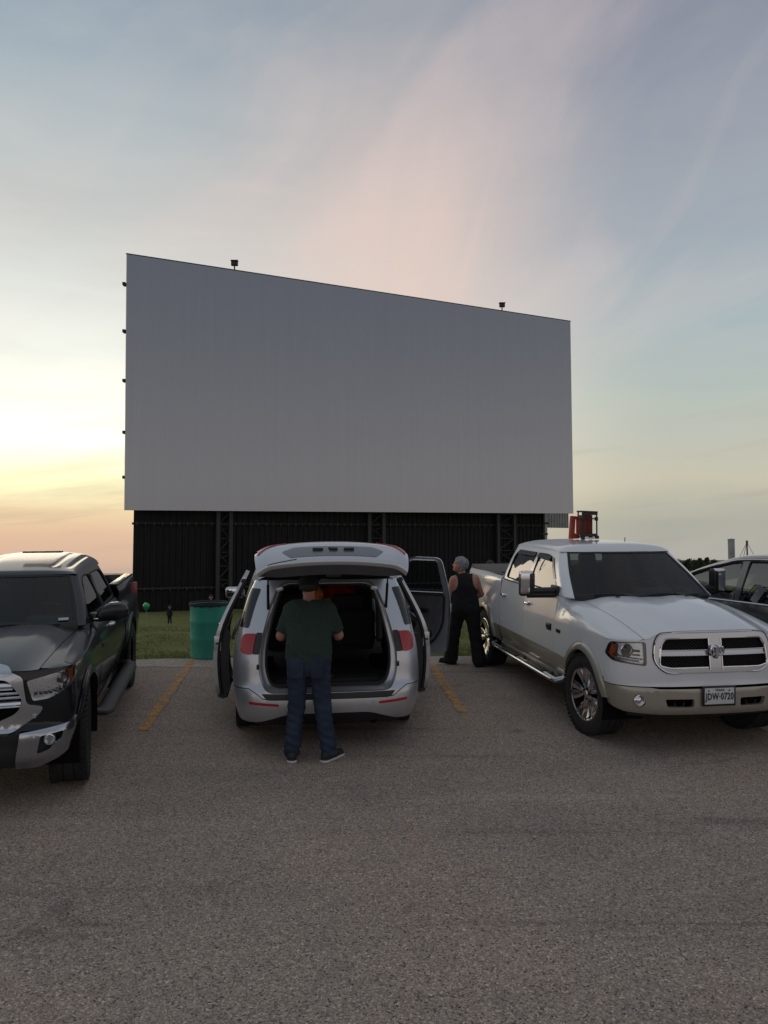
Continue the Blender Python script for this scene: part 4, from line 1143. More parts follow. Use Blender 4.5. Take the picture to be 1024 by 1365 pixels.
# head lamps
for s in (-1, 1):
    H = bpy.data.objects.new('headlight', None); COL.objects.link(H); H.parent = RAM
    mi = s < 0; ctr = Vector((0, .3, .9))
    fm = lambda d: (lambda u, z: F(u, z, d))
    cookie('housing', hlo, fm(-.055), M['reflector'], H, .04, .03, center=ctr, mirror=mi, thick=-.06)
    inn = rpoly([(u + (.012 if u < .9 else -.016), z + (.01 if z < .95 else -.01)) for u, z in hl], .03)
    cookie('bezel', hlo, fm(-.004), M['trim'], H, .04, .03, holes=[inn], center=ctr, mirror=mi, thick=.02)
    cookie('amber_marker', rpoly([(1.02, .925), (1.12, .96), (1.05, 1.06), (1.0, 1.055)], .012), fm(-.02), M['amber'], H, .03, .03, center=ctr, mirror=mi)
    for u0, rr0 in ((.88, .055),):
        bm = bmesh.new(); q = Vector(F(u0, 1.005, -.03)); 
        lathe(bm, [(-.01, rr0 * 1.18), (-.022, rr0 * 1.1), (.0, rr0)], 28, 'Y', c=q); finish('projector_ring', bm, M['chrome'], H)
        bm = bmesh.new(); lathe(bm, [(-.016, .0001), (-.012, rr0 * .6), (.004, rr0)], 24, 'Y', c=q); finish('projector', bm, M['bulb'], H)
    bm = bmesh.new()
    for k in range(12):
        q = Vector(F(.76 + k * .025, .905 + k * .0022, -.028)); lathe(bm, [(-.012, .0001), (-.008, .007), (.01, .010)], 8, 'Y', c=q)
    q0 = [F(u, .926 + (u - .72) * .1, -.02) for u in np.linspace(.72, 1.04, 8)]; tube(bm, q0, .006, 5)
    q0 = [F(u, 1.005, -.022) for u in np.linspace(.745, .82, 4)]; tube(bm, q0, .012, 6); q0 = [F(u, .965, -.022) for u in np.linspace(.745, .82, 4)]; tube(bm, q0, .010, 6)
    finish('running_lights', bm, M['chrome'], H)
    if mi:
        for ch in H.children:
            if ch.name.split('.')[0] in ('projector_ring', 'projector', 'running_lights'):
                for v in ch.data.vertices: v.co.x *= -1
                ch.data.flip_normals()
    cookie('lens', hlo, fm(.002), M['lens'], H, .04, .03, center=ctr, mirror=mi, thick=0)
    # fog lamps
    FL = bpy.data.objects.new('fog_lamp', None); COL.objects.link(FL); FL.parent = RAM
    q = Vector(F(.78, .535, 0)); q.x *= s
    bm = bmesh.new(); lathe(bm, [(.03, .056), (-.004, .058), (-.012, .05), (.0, .043), (.03, .04)], 28, 'Y', c=q); finish('fog_ring', bm, M['chrome'], FL)
    bm = bmesh.new(); lathe(bm, [(-.004, .0001), (.0, .03), (.008, .042)], 24, 'Y', c=q); finish('fog_lens', bm, M['reflector'], FL)
    # tow hook in its slot
    bm = bmesh.new(); q = Vector(F(.39, .50, -.03)); q.x *= s; tube(bm, [q + Vector((dx, -.0, dz)) for dx, dz in ((-.05, .02), (-.045, -.015), (0, -.03), (.045, -.015), (.05, .02))], .011, 6); finish('tow_hook', bm, M['trim'], RAM)
# number plate
PL = bpy.data.objects.new('number_plate', None); COL.objects.link(PL); PL.parent = RAM
py = c.yf(.60) - .03; pc = Vector((-.0, py, .585))
bm = bmesh.new(); box(bm, pc + Vector((0, .006, 0)), (.345, .014, .195), None, .005); finish('plate_frame', bm, M['trim'], PL)
bm = bmesh.new(); box(bm, pc + Vector((0, -.003, 0)), (.305, .006, .155), None, .0025); finish('plate_blank', bm, simple('plate_white', (.55, .56, .56), .5, coat=.3), PL)
M['ink'] = simple('plate_ink', (.015, .017, .03), .6)
tf = lambda dx, dz: (lambda x, y, z: (pc.x + dx + x, pc.y - .008 - z, pc.z + dz + y))
bm = text_bm('JDW\u00b70720', .083, lambda x, y, z: (pc.x + x * .78, pc.y - .008 - z, pc.z - .006 + y * 1.12), spacing=1.06, bold=.0014); text_bm('TEXAS', .030, tf(0, .058), bm, spacing=1.15, bold=.0004)
for dx in (-.115, .10): text_bm('\u2605' if False else '*', .045, tf(dx, .045), bm)
finish('plate_lettering', bm, M['ink'], PL, 0)
# bed cover edge seen over the rail, side steps, towing mirrors, badges
for s in (-1, 1):
    bm = bmesh.new(); X = c.side(2, .5) + .07
    tube(bm, [(s * (X - .14), .62, .47), (s * X, .70, .415), (s * X, .80, .41), (s * X, 3.10, .41), (s * X, 3.2, .415), (s * (X - .14), 3.28, .47)], .042, 12, flat=.8); finish('side_step', bm, M['chrome_dull'], RAM)
    bm = bmesh.new()
    for y in (1.0, 2.0, 2.95): tube(bm, [(s * (X - .02), y, .41), (s * (X - .3), y, .50)], .03, 6)
    for y0, y1 in ((1.1, 1.7), (2.1, 2.7)): box(bm, (s * X, (y0 + y1) / 2, .447), (.07, y1 - y0, .008), None, .003)
    finish('step_bracket', bm, M['plastic'], RAM)
    TM = bpy.data.objects.new('towing_mirror', None); COL.objects.link(TM); TM.parent = RAM
    B0 = Vector((s * .925, .98, 1.42)); E0 = Vector((s * 1.235, 1.10, 1.395))
    bm = bmesh.new(); box(bm, B0 + Vector((-s * .008, .02, -.0)), (.04, .22, .13), euler(0, 0, 0), .02)
    for dz, rr0 in ((.012, .040), (-.035, .034)): tube(bm, [B0 + Vector((0, -.01, dz - .01)), E0 + Vector((0, 0, dz))], [rr0 * 1.1, rr0], 8)
    finish('mirror_arm', bm, M['plastic'], TM)
    bm = bmesh.new(); mc = Vector((s * 1.235, 1.10, 1.50)); box(bm, mc, (.185, .10, .30), euler(0, 0, s * 6), .035, seg=3); finish('mirror_shell', bm, M['plastic'], TM)
    bm = bmesh.new(); box(bm, mc + Vector((s * .012, -.016, .012)), (.165, .09, .283), euler(0, 0, s * 6), .035, seg=3); finish('mirror_cap', bm, M['chrome'] if s < 0 else M['chrome'], TM)
    bm = bmesh.new(); box(bm, mc + Vector((-s * .047, -.026, .005)), (.075, .085, .25), euler(0, 0, s * 6), .015); finish('folded_face', bm, M['trim'], TM)
    bm = bmesh.new(); box(bm, (s * (c.side(1.22, 1.0) + .003), 1.06, .985), (.014, .16, .085), euler(0, 0, 0), .012)
    text_bm('LONGHORN', .028, lambda x, y, z: (s * (c.side(1.22, 1.0) + .012 + z), 1.06 + s * x, .985 + y), bm)
    finish('door_badge', bm, M['trim'], RAM)
    bm = bmesh.new(); text_bm('HEMI', .055, lambda x, y, z: (s * (c.side(.74, .95) + .003 + z * 2), .74 + s * x, .975 + y), bm, bold=.002); finish('fender_badge', bm, M['trim'], RAM)
    # dark window visors
    bm = bmesh.new()
    for (ya, za, yb_, zb) in ((1.50, 1.80, 1.98, 1.82), (2.07, 1.82, 2.78, 1.82)):
        grid_bm(lambda i, j: (s * (G.w((lerp(za, zb, i) - G.z0 - .05 * j) / .49) + .012 + .012 * j), lerp(ya, yb_, i), lerp(za, zb, i) - .055 * j), 6, 2, bm)
    grid_bm(lambda i, j: (s * (G.w((lerp(1.55, 1.79, i) - G.z0) / .49) + .012), lerp(1.125, 1.42, i) + .05 * j, lerp(1.55, 1.79, i)), 5, 1, bm)
    finish('window_visor', bm, simple('smoked_visor', (.03, .03, .03), .15) if s < 0 else bpy.data.materials['smoked_visor'], RAM, 0)
bm = bmesh.new(); box(bm, (0, 4.12, 1.452), (1.74, 1.68, .03), None, .01); finish('bed_cover', bm, M['plastic'], RAM)
bm = bmesh.new()
tube(bm, [(.12, 2.62, 1.98), (.12, 2.60, 2.01), (.12, 2.68, 2.045), (.12, 2.70, 2.0)], [.03, .025, .008, .02], 6); finish('roof_antenna', bm, M['trim'], RAM)
bm = bmesh.new(); tube(bm, [(.50, 2.1, 1.96), (.50, 2.1, 2.01)], .006, 5); finish('antenna_stub', bm, M['trim'], RAM)
for px, pz in ((-.05, 0),): pass
bm = bmesh.new()
for x in (-.34, .34): lathe(bm, [(0, .018), (.012, .016), (.016, .001)], 10, 'Z', c=(x, .50, hood((1), 1).z if False else 1.385)) if False else None
bm.free()
for x in (-.42, .42):
    p = c.hood(x / .765, .93); bm = bmesh.new(); box(bm, p + Vector((0, 0, .006)), (.05, .022, .012), None, .005); finish('washer_nozzle', bm, M['trim'], RAM)
bm = bmesh.new(); p = Vector((.66, .86, 1.46)); box(bm, p, (.001, .001, .001)); bm.free()
# ================================================================== black pickup at the left edge
c = Car()
c.paints = [M['black'], M['black']]; c.twotone = None
Wt = pchip((-.6, .97), (0, 1.0), (.8, .965), (1.2, .95), (3.1, .95), (3.7, .98), (5.0, .95))
pt_ = pchip((.38, -.08), (.5, -.05), (.62, -.02), (.74, .0), (.82, .004), (.92, -.004), (1.02, -.012), (1.12, -.035), (1.25, -.10), (1.35, -.12))
c.side = lambda y, z: Wt(y) + pt_(z); c.side2 = c.side
c.yc = -.50; c.nose_n = 3.0
c.yf = pchip((.36, -.78), (.46, -.86), (.64, -.86), (.68, -.82), (.88, -.81), (1.05, -.80), (1.2, -.76))
make_fascia(c)
c.ztop = pchip((0, 1.13), (.35, 1.128), (.52, 1.12), (.66, 1.115), (.8, 1.125), (1.4, 1.13))
c.hood_u = .74; c.cowl_x = .765; c.cowl_y = .62; c.cowl_bow = .18; c.cowl_z = 1.245; c.dome = .045
c.hood_prof = lambda b: 1 - (1 - b) ** 1.8
c.vt = 1.10; c.rocker = .46; c.door_y0 = 1.08
c.belt = pchip((.6, 1.24), (1.08, 1.24), (3.1, 1.26), (3.3, 1.26))
c.doors = [(1.08, 2.15, 'front_door'), (2.16, 3.16, 'rear_door')]; c.door_cut = True
c.handle_z = 1.09; c.handle_m = M['chrome']; c.bed_top = 1.42; c.tail = 4.88; c.bed_notch = False; c.rail_paint = True
c.wb = 3.70; c.arch = [(0, .45, .49), (3.70, .45, .49)]; c.flare = .06; c.flare_out = .02; c.flare_m = M['black']; c.y_nose_seam = -.70
G = GH(); c.gh = G; G.z0, G.z1 = 1.24, 1.70
wg2 = pchip((0, .835), (.5, .75), (1, .64)); G.w = wg2
G.yF0, G.yF1 = .66, 1.40; G.bow = lambda t: lerp(.14, .10, t); G.yf0, G.yf1 = .90, 1.56
G.yB0, G.yB1, G.yb0, G.yb1 = 3.26, 3.10, 3.14, 2.96; G.rc = .07
c.win_holes = [rpoly([(1.03, 1.27), (2.09, 1.275), (2.10, 1.65), (1.76, 1.66), (1.56, 1.615)], [.03, .02, .03, .1, .12]),
               rpoly([(2.19, 1.275), (3.06, 1.30), (2.96, 1.60), (2.86, 1.65), (2.19, 1.65)], [.02, .05, .08, .06, .03])]
c.side_glass = glass('tinted_side_glass', (.10, .11, .11), ior=1.75); c.ws_glass = glass('teal_windshield', (.42, .56, .60), ior=1.36); c.seal_m = M['seal']; c.belt_m = M['trim']; c.crown = .165; c.roof_rib = .012
c.roof_fn = lambda t: (.16 * min(1, max(0, t) / .02) ** .5 + .84 * max(0, t) ** .8) * max(0, 1 - max(0, (t - .94) / .06) ** 2.2) ** .5; c.steer = .11; c.driver = 1; c.tyre_r = .435; c.tyre_w = .30; c.rim_r = .25; c.rim_style = 'black'; c.track = .84
TUN = thing('pickup_truck', 'glossy black crew cab pickup with chrome grille and chrome bumper corners at the left edge', 'pickup truck', (-3.60, 6.71, 0), .212)
make_body(c, TUN); F = c.F
ctr = Vector((0, .3, .8))
mr_ = lambda L_: [(-x, z) for x, z in L_][::-1]
hl = [(.70, .875), (.84, .885), (1.04, .965), (1.17, 1.045), (1.16, 1.115), (1.06, 1.11), (.655, 1.035)]
hu = lambda u: .655 + (u - .655) * (c.U - .022 - .655) / (1.17 - .655)
hl = [(hu(u), z) for u, z in hl]
hlo = rpoly(hl, [.02, .03, .05, .03, .03, .04, .02])
K = 1.13; Fg = lambda u, z, d=0: F(u * K, z, d)
gop = rpoly([(-.52, .80), (-.36, .72), (.36, .72), (.52, .80), (.555, .90), (.46, 1.06), (-.46, 1.06), (-.555, .90)], .05)
gout = rpoly([(-.66, .78), (-.50, .655), (.50, .655), (.66, .78), (.68, .835), (.575, .86), (.555, 1.07), (.46, 1.125), (-.46, 1.125), (-.555, 1.07), (-.575, .86), (-.68, .835)], .03)
top = [(u, c.ztop(abs(u)) - .006) for u in np.linspace(c.U, -c.U, 70)]
cookie('front_fascia', [(-c.U, .655), (c.U, .655)] + top, F, M['black'], TUN, .05, .05, holes=[rpoly([(x * K, z) for x, z in [(-.50, .74), (.50, .74), (.55, .90), (.47, 1.08), (-.47, 1.08), (-.55, .90)]], .04), hlo, mr_(hlo)], center=ctr)
G_ = bpy.data.objects.new('grille', None); COL.objects.link(G_); G_.parent = TUN
cookie('grille_surround', gout, lambda u, z: Fg(u, z, .022), M['chrome_dull'], G_, .05, .04, holes=[gop], center=ctr, thick=.06)
# domed chrome lip above the grille with its dark slot
def lipf(u, v):
    q = (v - 1.085) / .10; p = Fg(u, 1.10, .03)
    return (p[0], p[1] + .16 * q * q - .01, 1.095 + .075 * math.sin(min(1, q) * PI / 2))
lip = rpoly([(-.50, 1.085), (.50, 1.085), (.46, 1.15), (.34, 1.185), (-.34, 1.185), (-.46, 1.15)], .04)
slotp = rpoly([(-.30, 1.125), (.30, 1.125), (.30, 1.142), (-.30, 1.142)], .006)
cookie('grille_lip', lip, lipf, M['chrome_dull'], G_, .05, .02, holes=[slotp], center=ctr, thick=.03)
cookie('lip_slot', rpoly([(-.31, 1.118), (.31, 1.118), (.31, 1.150), (-.31, 1.150)], .006), lambda u, v: (lambda p: (p[0], p[1] + .012, p[2] - .004))(lipf(u, v)), M['cavity'], G_, .06, .02, center=ctr)
bm = bmesh.new()
def clipx(z): return float(np.interp(z, [.72, .80, .90, 1.06], [.36, .52, .55, .46]))
for z, hh, dd in ((1.005, .030, .006), (.948, .010, 0), (.914, .010, 0), (.862, .024, .008)):
    w = clipx(z); grid_bm(lambda i, j: Fg(lerp(-w, w, i), z + hh * (2 * j - 1) , dd * math.sin(j * PI) + .006 - .012 * abs(2 * j - 1)), 24, 4, bm)
    grid_bm(lambda i, j: Fg(lerp(-w, w, i), z + hh - .001, .004 - .03 * j), 24, 1, bm); grid_bm(lambda i, j: Fg(lerp(-w, w, i), z - hh + .001, .004 - .03 * j), 24, 1, bm)
finish('grille_bars', bm, M['chrome'], G_)
bm = bmesh.new(); grid_bm(lambda i, j: F(lerp(-.7, .7, i), lerp(.60, 1.12, j), -.07), 24, 6, bm); orient(bm, Vector((0, 1, .8))); finish('grille_backing', bm, M['cavity'], G_, 0)
# oval emblem in the grille centre
q = Vector(F(0, .93, .03)); bm = bmesh.new()
for rx, rz, cz in ((.085, .058, 0), (.032, .055, -.001), (.060, .022, .026)):
    tube(bm, [q + Vector((rx * math.cos(t), 0, cz + rz * math.sin(t))) for t in np.linspace(0, 2 * PI, 28, endpoint=False)], .008, 6, closed=True)
finish('badge', bm, M['chrome'], G_)
for s in (-1, 1):
    mi = s < 0
    q = Vector(Fg(.625, .765, .035)); q.x *= s; bm = bmesh.new(); lathe(bm, [(-.006, .0001), (-.006, .014), (.012, .020)], 16, 'Y', c=q); finish('camera_button', bm, M['chrome'], G_)
    H = bpy.data.objects.new('headlight', None); COL.objects.link(H); H.parent = TUN
    fm = lambda d: (lambda u, z: F(u, z, d))
    cookie('housing', hlo, fm(-.05), M['reflector'], H, .03, .03, center=ctr, mirror=mi, thick=-.055)
    cookie('amber_marker', rpoly([(hu(1.06), .985), (hu(1.13), 1.02), (hu(1.145), 1.10), (hu(1.07), 1.09)], .015), fm(-.018), M['amber'], H, .03, .03, center=ctr, mirror=mi)
    bm = bmesh.new(); q = Vector(F(.93, 1.01, -.03)); q.x *= s; lathe(bm, [(.0, .07), (.03, .045), (.035, .0001)], 24, 'Y', c=q); lathe(bm, [(-.01, .022), (-.012, .0001)], 16, 'Y', c=q); finish('lamp_bowl', bm, M['chrome'], H)
    bm = bmesh.new()
    for k in range(11):
        u = .72 + k * .038; z = .912 + max(0, u - .84) * .27 + .004; q = Vector(F(u, z + .012, -.016)); q.x *= s; box(bm, q, (.026, .012, .016), None, .003)
    finish('running_lights', bm, M['trim'], H)
    cookie('lens', hlo, fm(.003), M['lens'], H, .03, .03, center=ctr, mirror=mi, thick=0)
    # chrome bumper corner with fog lamp
    bc = rpoly([(.62, .35), (.80, .345), (c.U - .05, .46), (c.U - .02, .70), (c.U - .14, .675), (.62, .645)], [.01, .05, .06, .02, .03, .01])
    fo = rpoly([(.77, .47), (.85, .49), (.93, .56), (.94, .625), (.77, .61)], .02)
    B = cookie('bumper_corner', bc, lambda u, z: F(u, z, .012 + .012 * smooth(.66, .60, z)), M['chrome_dull'], TUN, .04, .03, holes=[fo], center=ctr, mirror=mi, thick=.05)
    cookie('fog_bezel', fo, fm(-.035), M['plastic'], B, .06, .06, center=ctr, mirror=mi, thick=-.04)
    bm = bmesh.new(); q = Vector(F(.855, .565, -.01)); q.x *= s; lathe(bm, [(.02, .046), (-.008, .044), (-.01, .036), (.004, .022), (.004, .0001)], 24, 'Y', c=q); finish('fog_lamp', bm, M['reflector'], B)
    bm = bmesh.new(); q = Vector(F(.855, .565, .0)); q.x *= s; lathe(bm, [(-.006, .0001), (-.002, .036)], 24, 'Y', c=q); finish('fog_lens', bm, M['lens'], B)
bm = bmesh.new(); grid_bm(lambda i, j: F(lerp(-.62, .62, i), lerp(.36, .66, j), .0 - .03 * math.sin(j * PI)), 24, 6, bm); grid_bm(lambda i, j: F(lerp(-1.1, 1.1, i), lerp(.36, .42, j), -.04), 24, 1, bm); finish('lower_bumper', bm, M['plastic'], TUN, 0)
bm = bmesh.new(); grid_bm(lambda i, j: F(lerp(-c.U, c.U, i), lerp(.42, 1.10, j), -.085), 30, 6, bm); finish('bumper_backing', bm, M['cavity'], TUN, 0)
for s in (-1, 1):
    # door mirror
    MR = bpy.data.objects.new('door_mirror', None); COL.objects.link(MR); MR.parent = TUN
    bm = bmesh.new(); box(bm, (s * .88, 1.20, 1.27), (.14, .10, .09), euler(0, s * 8, 0), .03); finish('mirror_foot', bm, M['trim'], MR)
    bm = bmesh.new()
    prof = [(-.155, -.075), (-.10, -.095), (.10, -.085), (.155, -.045), (.15, .05), (.09, .105), (-.03, .10), (-.12, .04)]
    pr2 = rpoly(prof, .04)
    rings = []
    for k, (dy, sc_) in enumerate(((-.075, .55), (-.065, .82), (-.03, .98), (.03, 1.0), (.055, .96))):
        rings.append([bm.verts.new((s * (1.04 + x * 1.1 * sc_), 1.17 + dy, 1.32 + z * sc_)) for x, z in pr2])
    n = len(pr2)
    for a, b in zip(rings, rings[1:]):
        for k in range(n): bm.faces.new((a[k], a[(k + 1) % n], b[(k + 1) % n], b[k]))
    bm.faces.new(rings[0]); bm.faces.new(rings[-1]); bmesh.ops.recalc_face_normals(bm, faces=bm.faces)
    finish('mirror_shell', bm, M['black'], MR)
    bm = bmesh.new(); box(bm, (s * .92, 1.11, 1.262), (.11, .012, .014), None, .004); finish('turn_repeater', bm, M['reflector'], MR)
    # running board
    bm = bmesh.new(); X = 1.03
    tube(bm, [(s * (X - .18), .62, .45), (s * (X - .03), .72, .40), (s * (X - .01), .85, .39), (s * (X - .01), 3.08, .39), (s * (X - .03), 3.18, .40), (s * (X - .18), 3.26, .45)], .085, 14, flat=.42); finish('running_board', bm, M['plastic'], TUN)
    bm = bmesh.new(); text_bm('V8', .07, lambda x, y, z: (s * (c.side(1.35, .95) + .004 + z), 1.35 + s * x, .93 + y), bm); bm.free()
    bm = bmesh.new(); box(bm, (s * (c.side(1.30, .98) + .004), 1.30, .97), (.012, .17, .05), None, .005); finish('door_badge', bm, M['trim'], TUN)
    bm = bmesh.new(); X = G.w(0) + .01
    box(bm, (s * (Wt(-.55) - .02), -.58, 1.09), (.001, .001, .001)); bm.free()
# windshield sticker, hood crease line, hanging slip behind the glass
bm = bmesh.new(); t0, a0 = .13, .86
w_ = lambda a, t: Vector((a * (G.w(t) - G.rc), lerp(G.yF0, G.yF1, t) + G.bow(t) * a * a + .004, lerp(G.z0, G.z1, t) + .006))
grid_bm(lambda i, j: w_(lerp(.78, .90, i), lerp(.10, .145, j)) - Vector((0, .012, -.004)), 3, 2, bm); finish('inspection_sticker', bm, M['sticker'], TUN, 0)
bm = bmesh.new(); box(bm, (.15, 2.25, 1.90), (.42, .12, .02), None, .008); finish('roof_light_bar', bm, M['trim'], TUN)
# ================================================================== silver minivan seen from behind (frame: y = 0 at the rear bumper, y grows forward)
c = Car(); c.zc = 9
VAN = thing('minivan', 'silver minivan seen from behind with raised tailgate and open side doors', 'minivan', (-.535, 7.62, 0), .135)
vside = pchip((.22, .86), (.34, .915), (.5, .95), (.75, .965), (.95, .95), (1.12, .915), (1.3, .87), (1.5, .805), (1.66, .735), (1.72, .70))
vw = pchip((.3, .98), (.7, 1.0), (3.2, 1.0), (3.9, .985), (4.6, .93))
c.side = lambda y, z: vside(z) * vw(y)
c.yc = .55; c.nose_n = 3.8
c.yf = pchip((.24, .10), (.34, .02), (.46, .0), (.60, .02), (.66, .06), (.9, .10), (1.15, .16), (1.4, .27), (1.66, .42), (1.74, .52))
make_fascia(c); F = c.F; ctr = Vector((0, 2.4, .9))
rz = M['silver']
op = rpoly([(-.63, .585), (.63, .585), (.69, .76), (.705, 1.0), (.68, 1.30), (.635, 1.645), (-.635, 1.645), (-.68, 1.30), (-.705, 1.0), (-.69, .76)], [.12, .12, .08, .1, .1, .12, .12, .1, .1, .08])
lamp = rpoly([(.765, .955), (.82, .945), (.91, .97), (.935, 1.09), (.90, 1.145), (.76, 1.15)], [.02, .03, .04, .05, .05, .02])
mr_ = lambda L_: [(-x, z) for x, z in L_][::-1]
low = rpoly([(-c.U, .30), (-.78, .285), (-.60, .33), (-.42, .385), (.42, .385), (.60, .33), (.78, .285), (c.U, .30), (c.U, 1.66), (-c.U, 1.66)], [0, .1, .1, .1, .1, .1, .1, 0, 0, 0])
refl = rpoly([(.50, .462), (.80, .478), (.80, .505), (.50, .486)], .008)
body = cookie('rear_body', low, F, rz, VAN, .05, .05, holes=[op, lamp, mr_(lamp)], cv=(.60, .64), center=ctr, thick=.03)
# jamb: silver flange, then black seal round the opening
def inset(o, k, dz=0): 
    cx, cz = 0, 1.12; return [((x - cx) * k + cx, (z - cz) * (1 - (1 - k) * .9) + cz + dz) for x, z in o]
bm = bmesh.new()
r0 = [Vector(F(x, z, -.005)) for x, z in op]
def ringstrip(bm, A, B, mi):
    n = len(A)
    for i in range(n):
        f = bm.faces.new([bm.verts.new(p) for p in (A[i], A[(i + 1) % n], B[(i + 1) % n], B[i])]); f.material_index = mi
r1 = [Vector(F(x, z, -.04)) for x, z in inset(op, .975)]; r2 = [Vector(F(x, z, -.055)) for x, z in inset(op, .905, .008)]; r3 = [p + Vector((0, .09, 0)) for p in r2]; r4 = [Vector((p.x * .985, p.y + .9, p.z)) for p in r3]
ringstrip(bm, r0, r1, 0); ringstrip(bm, r1, r2, 0); ringstrip(bm, r2, r3, 1)
bmesh.ops.remove_doubles(bm, verts=bm.verts, dist=1e-4); finish('tailgate_jamb', bm, [rz, M['interior_grey']], VAN, 50)
bm = bmesh.new(); tube(bm, [Vector(F(x, z, -.045)) for x, z in inset(op, .905, .008)], .013, 6, closed=True); finish('jamb_seal', bm, M['seal'], VAN)
# sill scuff plate and dark step pad
cookie('step_pad', rpoly([(-.62, .53), (.62, .53), (.665, .583), (-.665, .583)], .015), lambda u, z: F(u, z, .008), M['plastic'], VAN, .08, .03, center=ctr)
for s in (-1, 1):
    mi = s < 0
    T = cookie('tail_lamp', lamp, lambda u, z: F(u, z, .012), M['red_lens'], VAN, .03, .03, center=ctr, mirror=mi, thick=.05)
    cookie('lamp_trim', rpoly([(.700, .95), (.765, .95), (.76, 1.16), (.695, 1.16)], .01), lambda u, z: F(u, z, .003), M['trim'], VAN, .04, .05, center=ctr, mirror=mi)
    cookie('bumper_reflector', refl, lambda u, z: F(u, z, .006), M['red_lens'], VAN, .06, .02, center=ctr, mirror=mi, thick=.01)
    bm = bmesh.new(); q = Vector(F(.70, .83, -.002)); q.x *= s; box(bm, q, (.03, .02, .05), None, .006); finish('gate_buffer', bm, M['trim'], VAN)
    bm = bmesh.new(); q = Vector(F(.60, 1.575, .01)); q.x *= s; box(bm, q, (.07, .05, .05), euler(0, s * 20, 0), .015); finish('hinge_cap', bm, M['silver'], VAN)
bm = bmesh.new(); grid_bm(lambda i, j: F(lerp(-.85, .85, i), lerp(.24, .42, j), -.06), 24, 3, bm); finish('rear_valance', bm, M['plastic'], VAN, 0)
bm = bmesh.new(); tube(bm, [Vector(F(u, .525 + .10 * smooth(.62, .80, abs(u)), .004)) for u in np.linspace(-1.0, 1.0, 30)], .004, 4); finish('bumper_seam', bm, M['seal'], VAN)
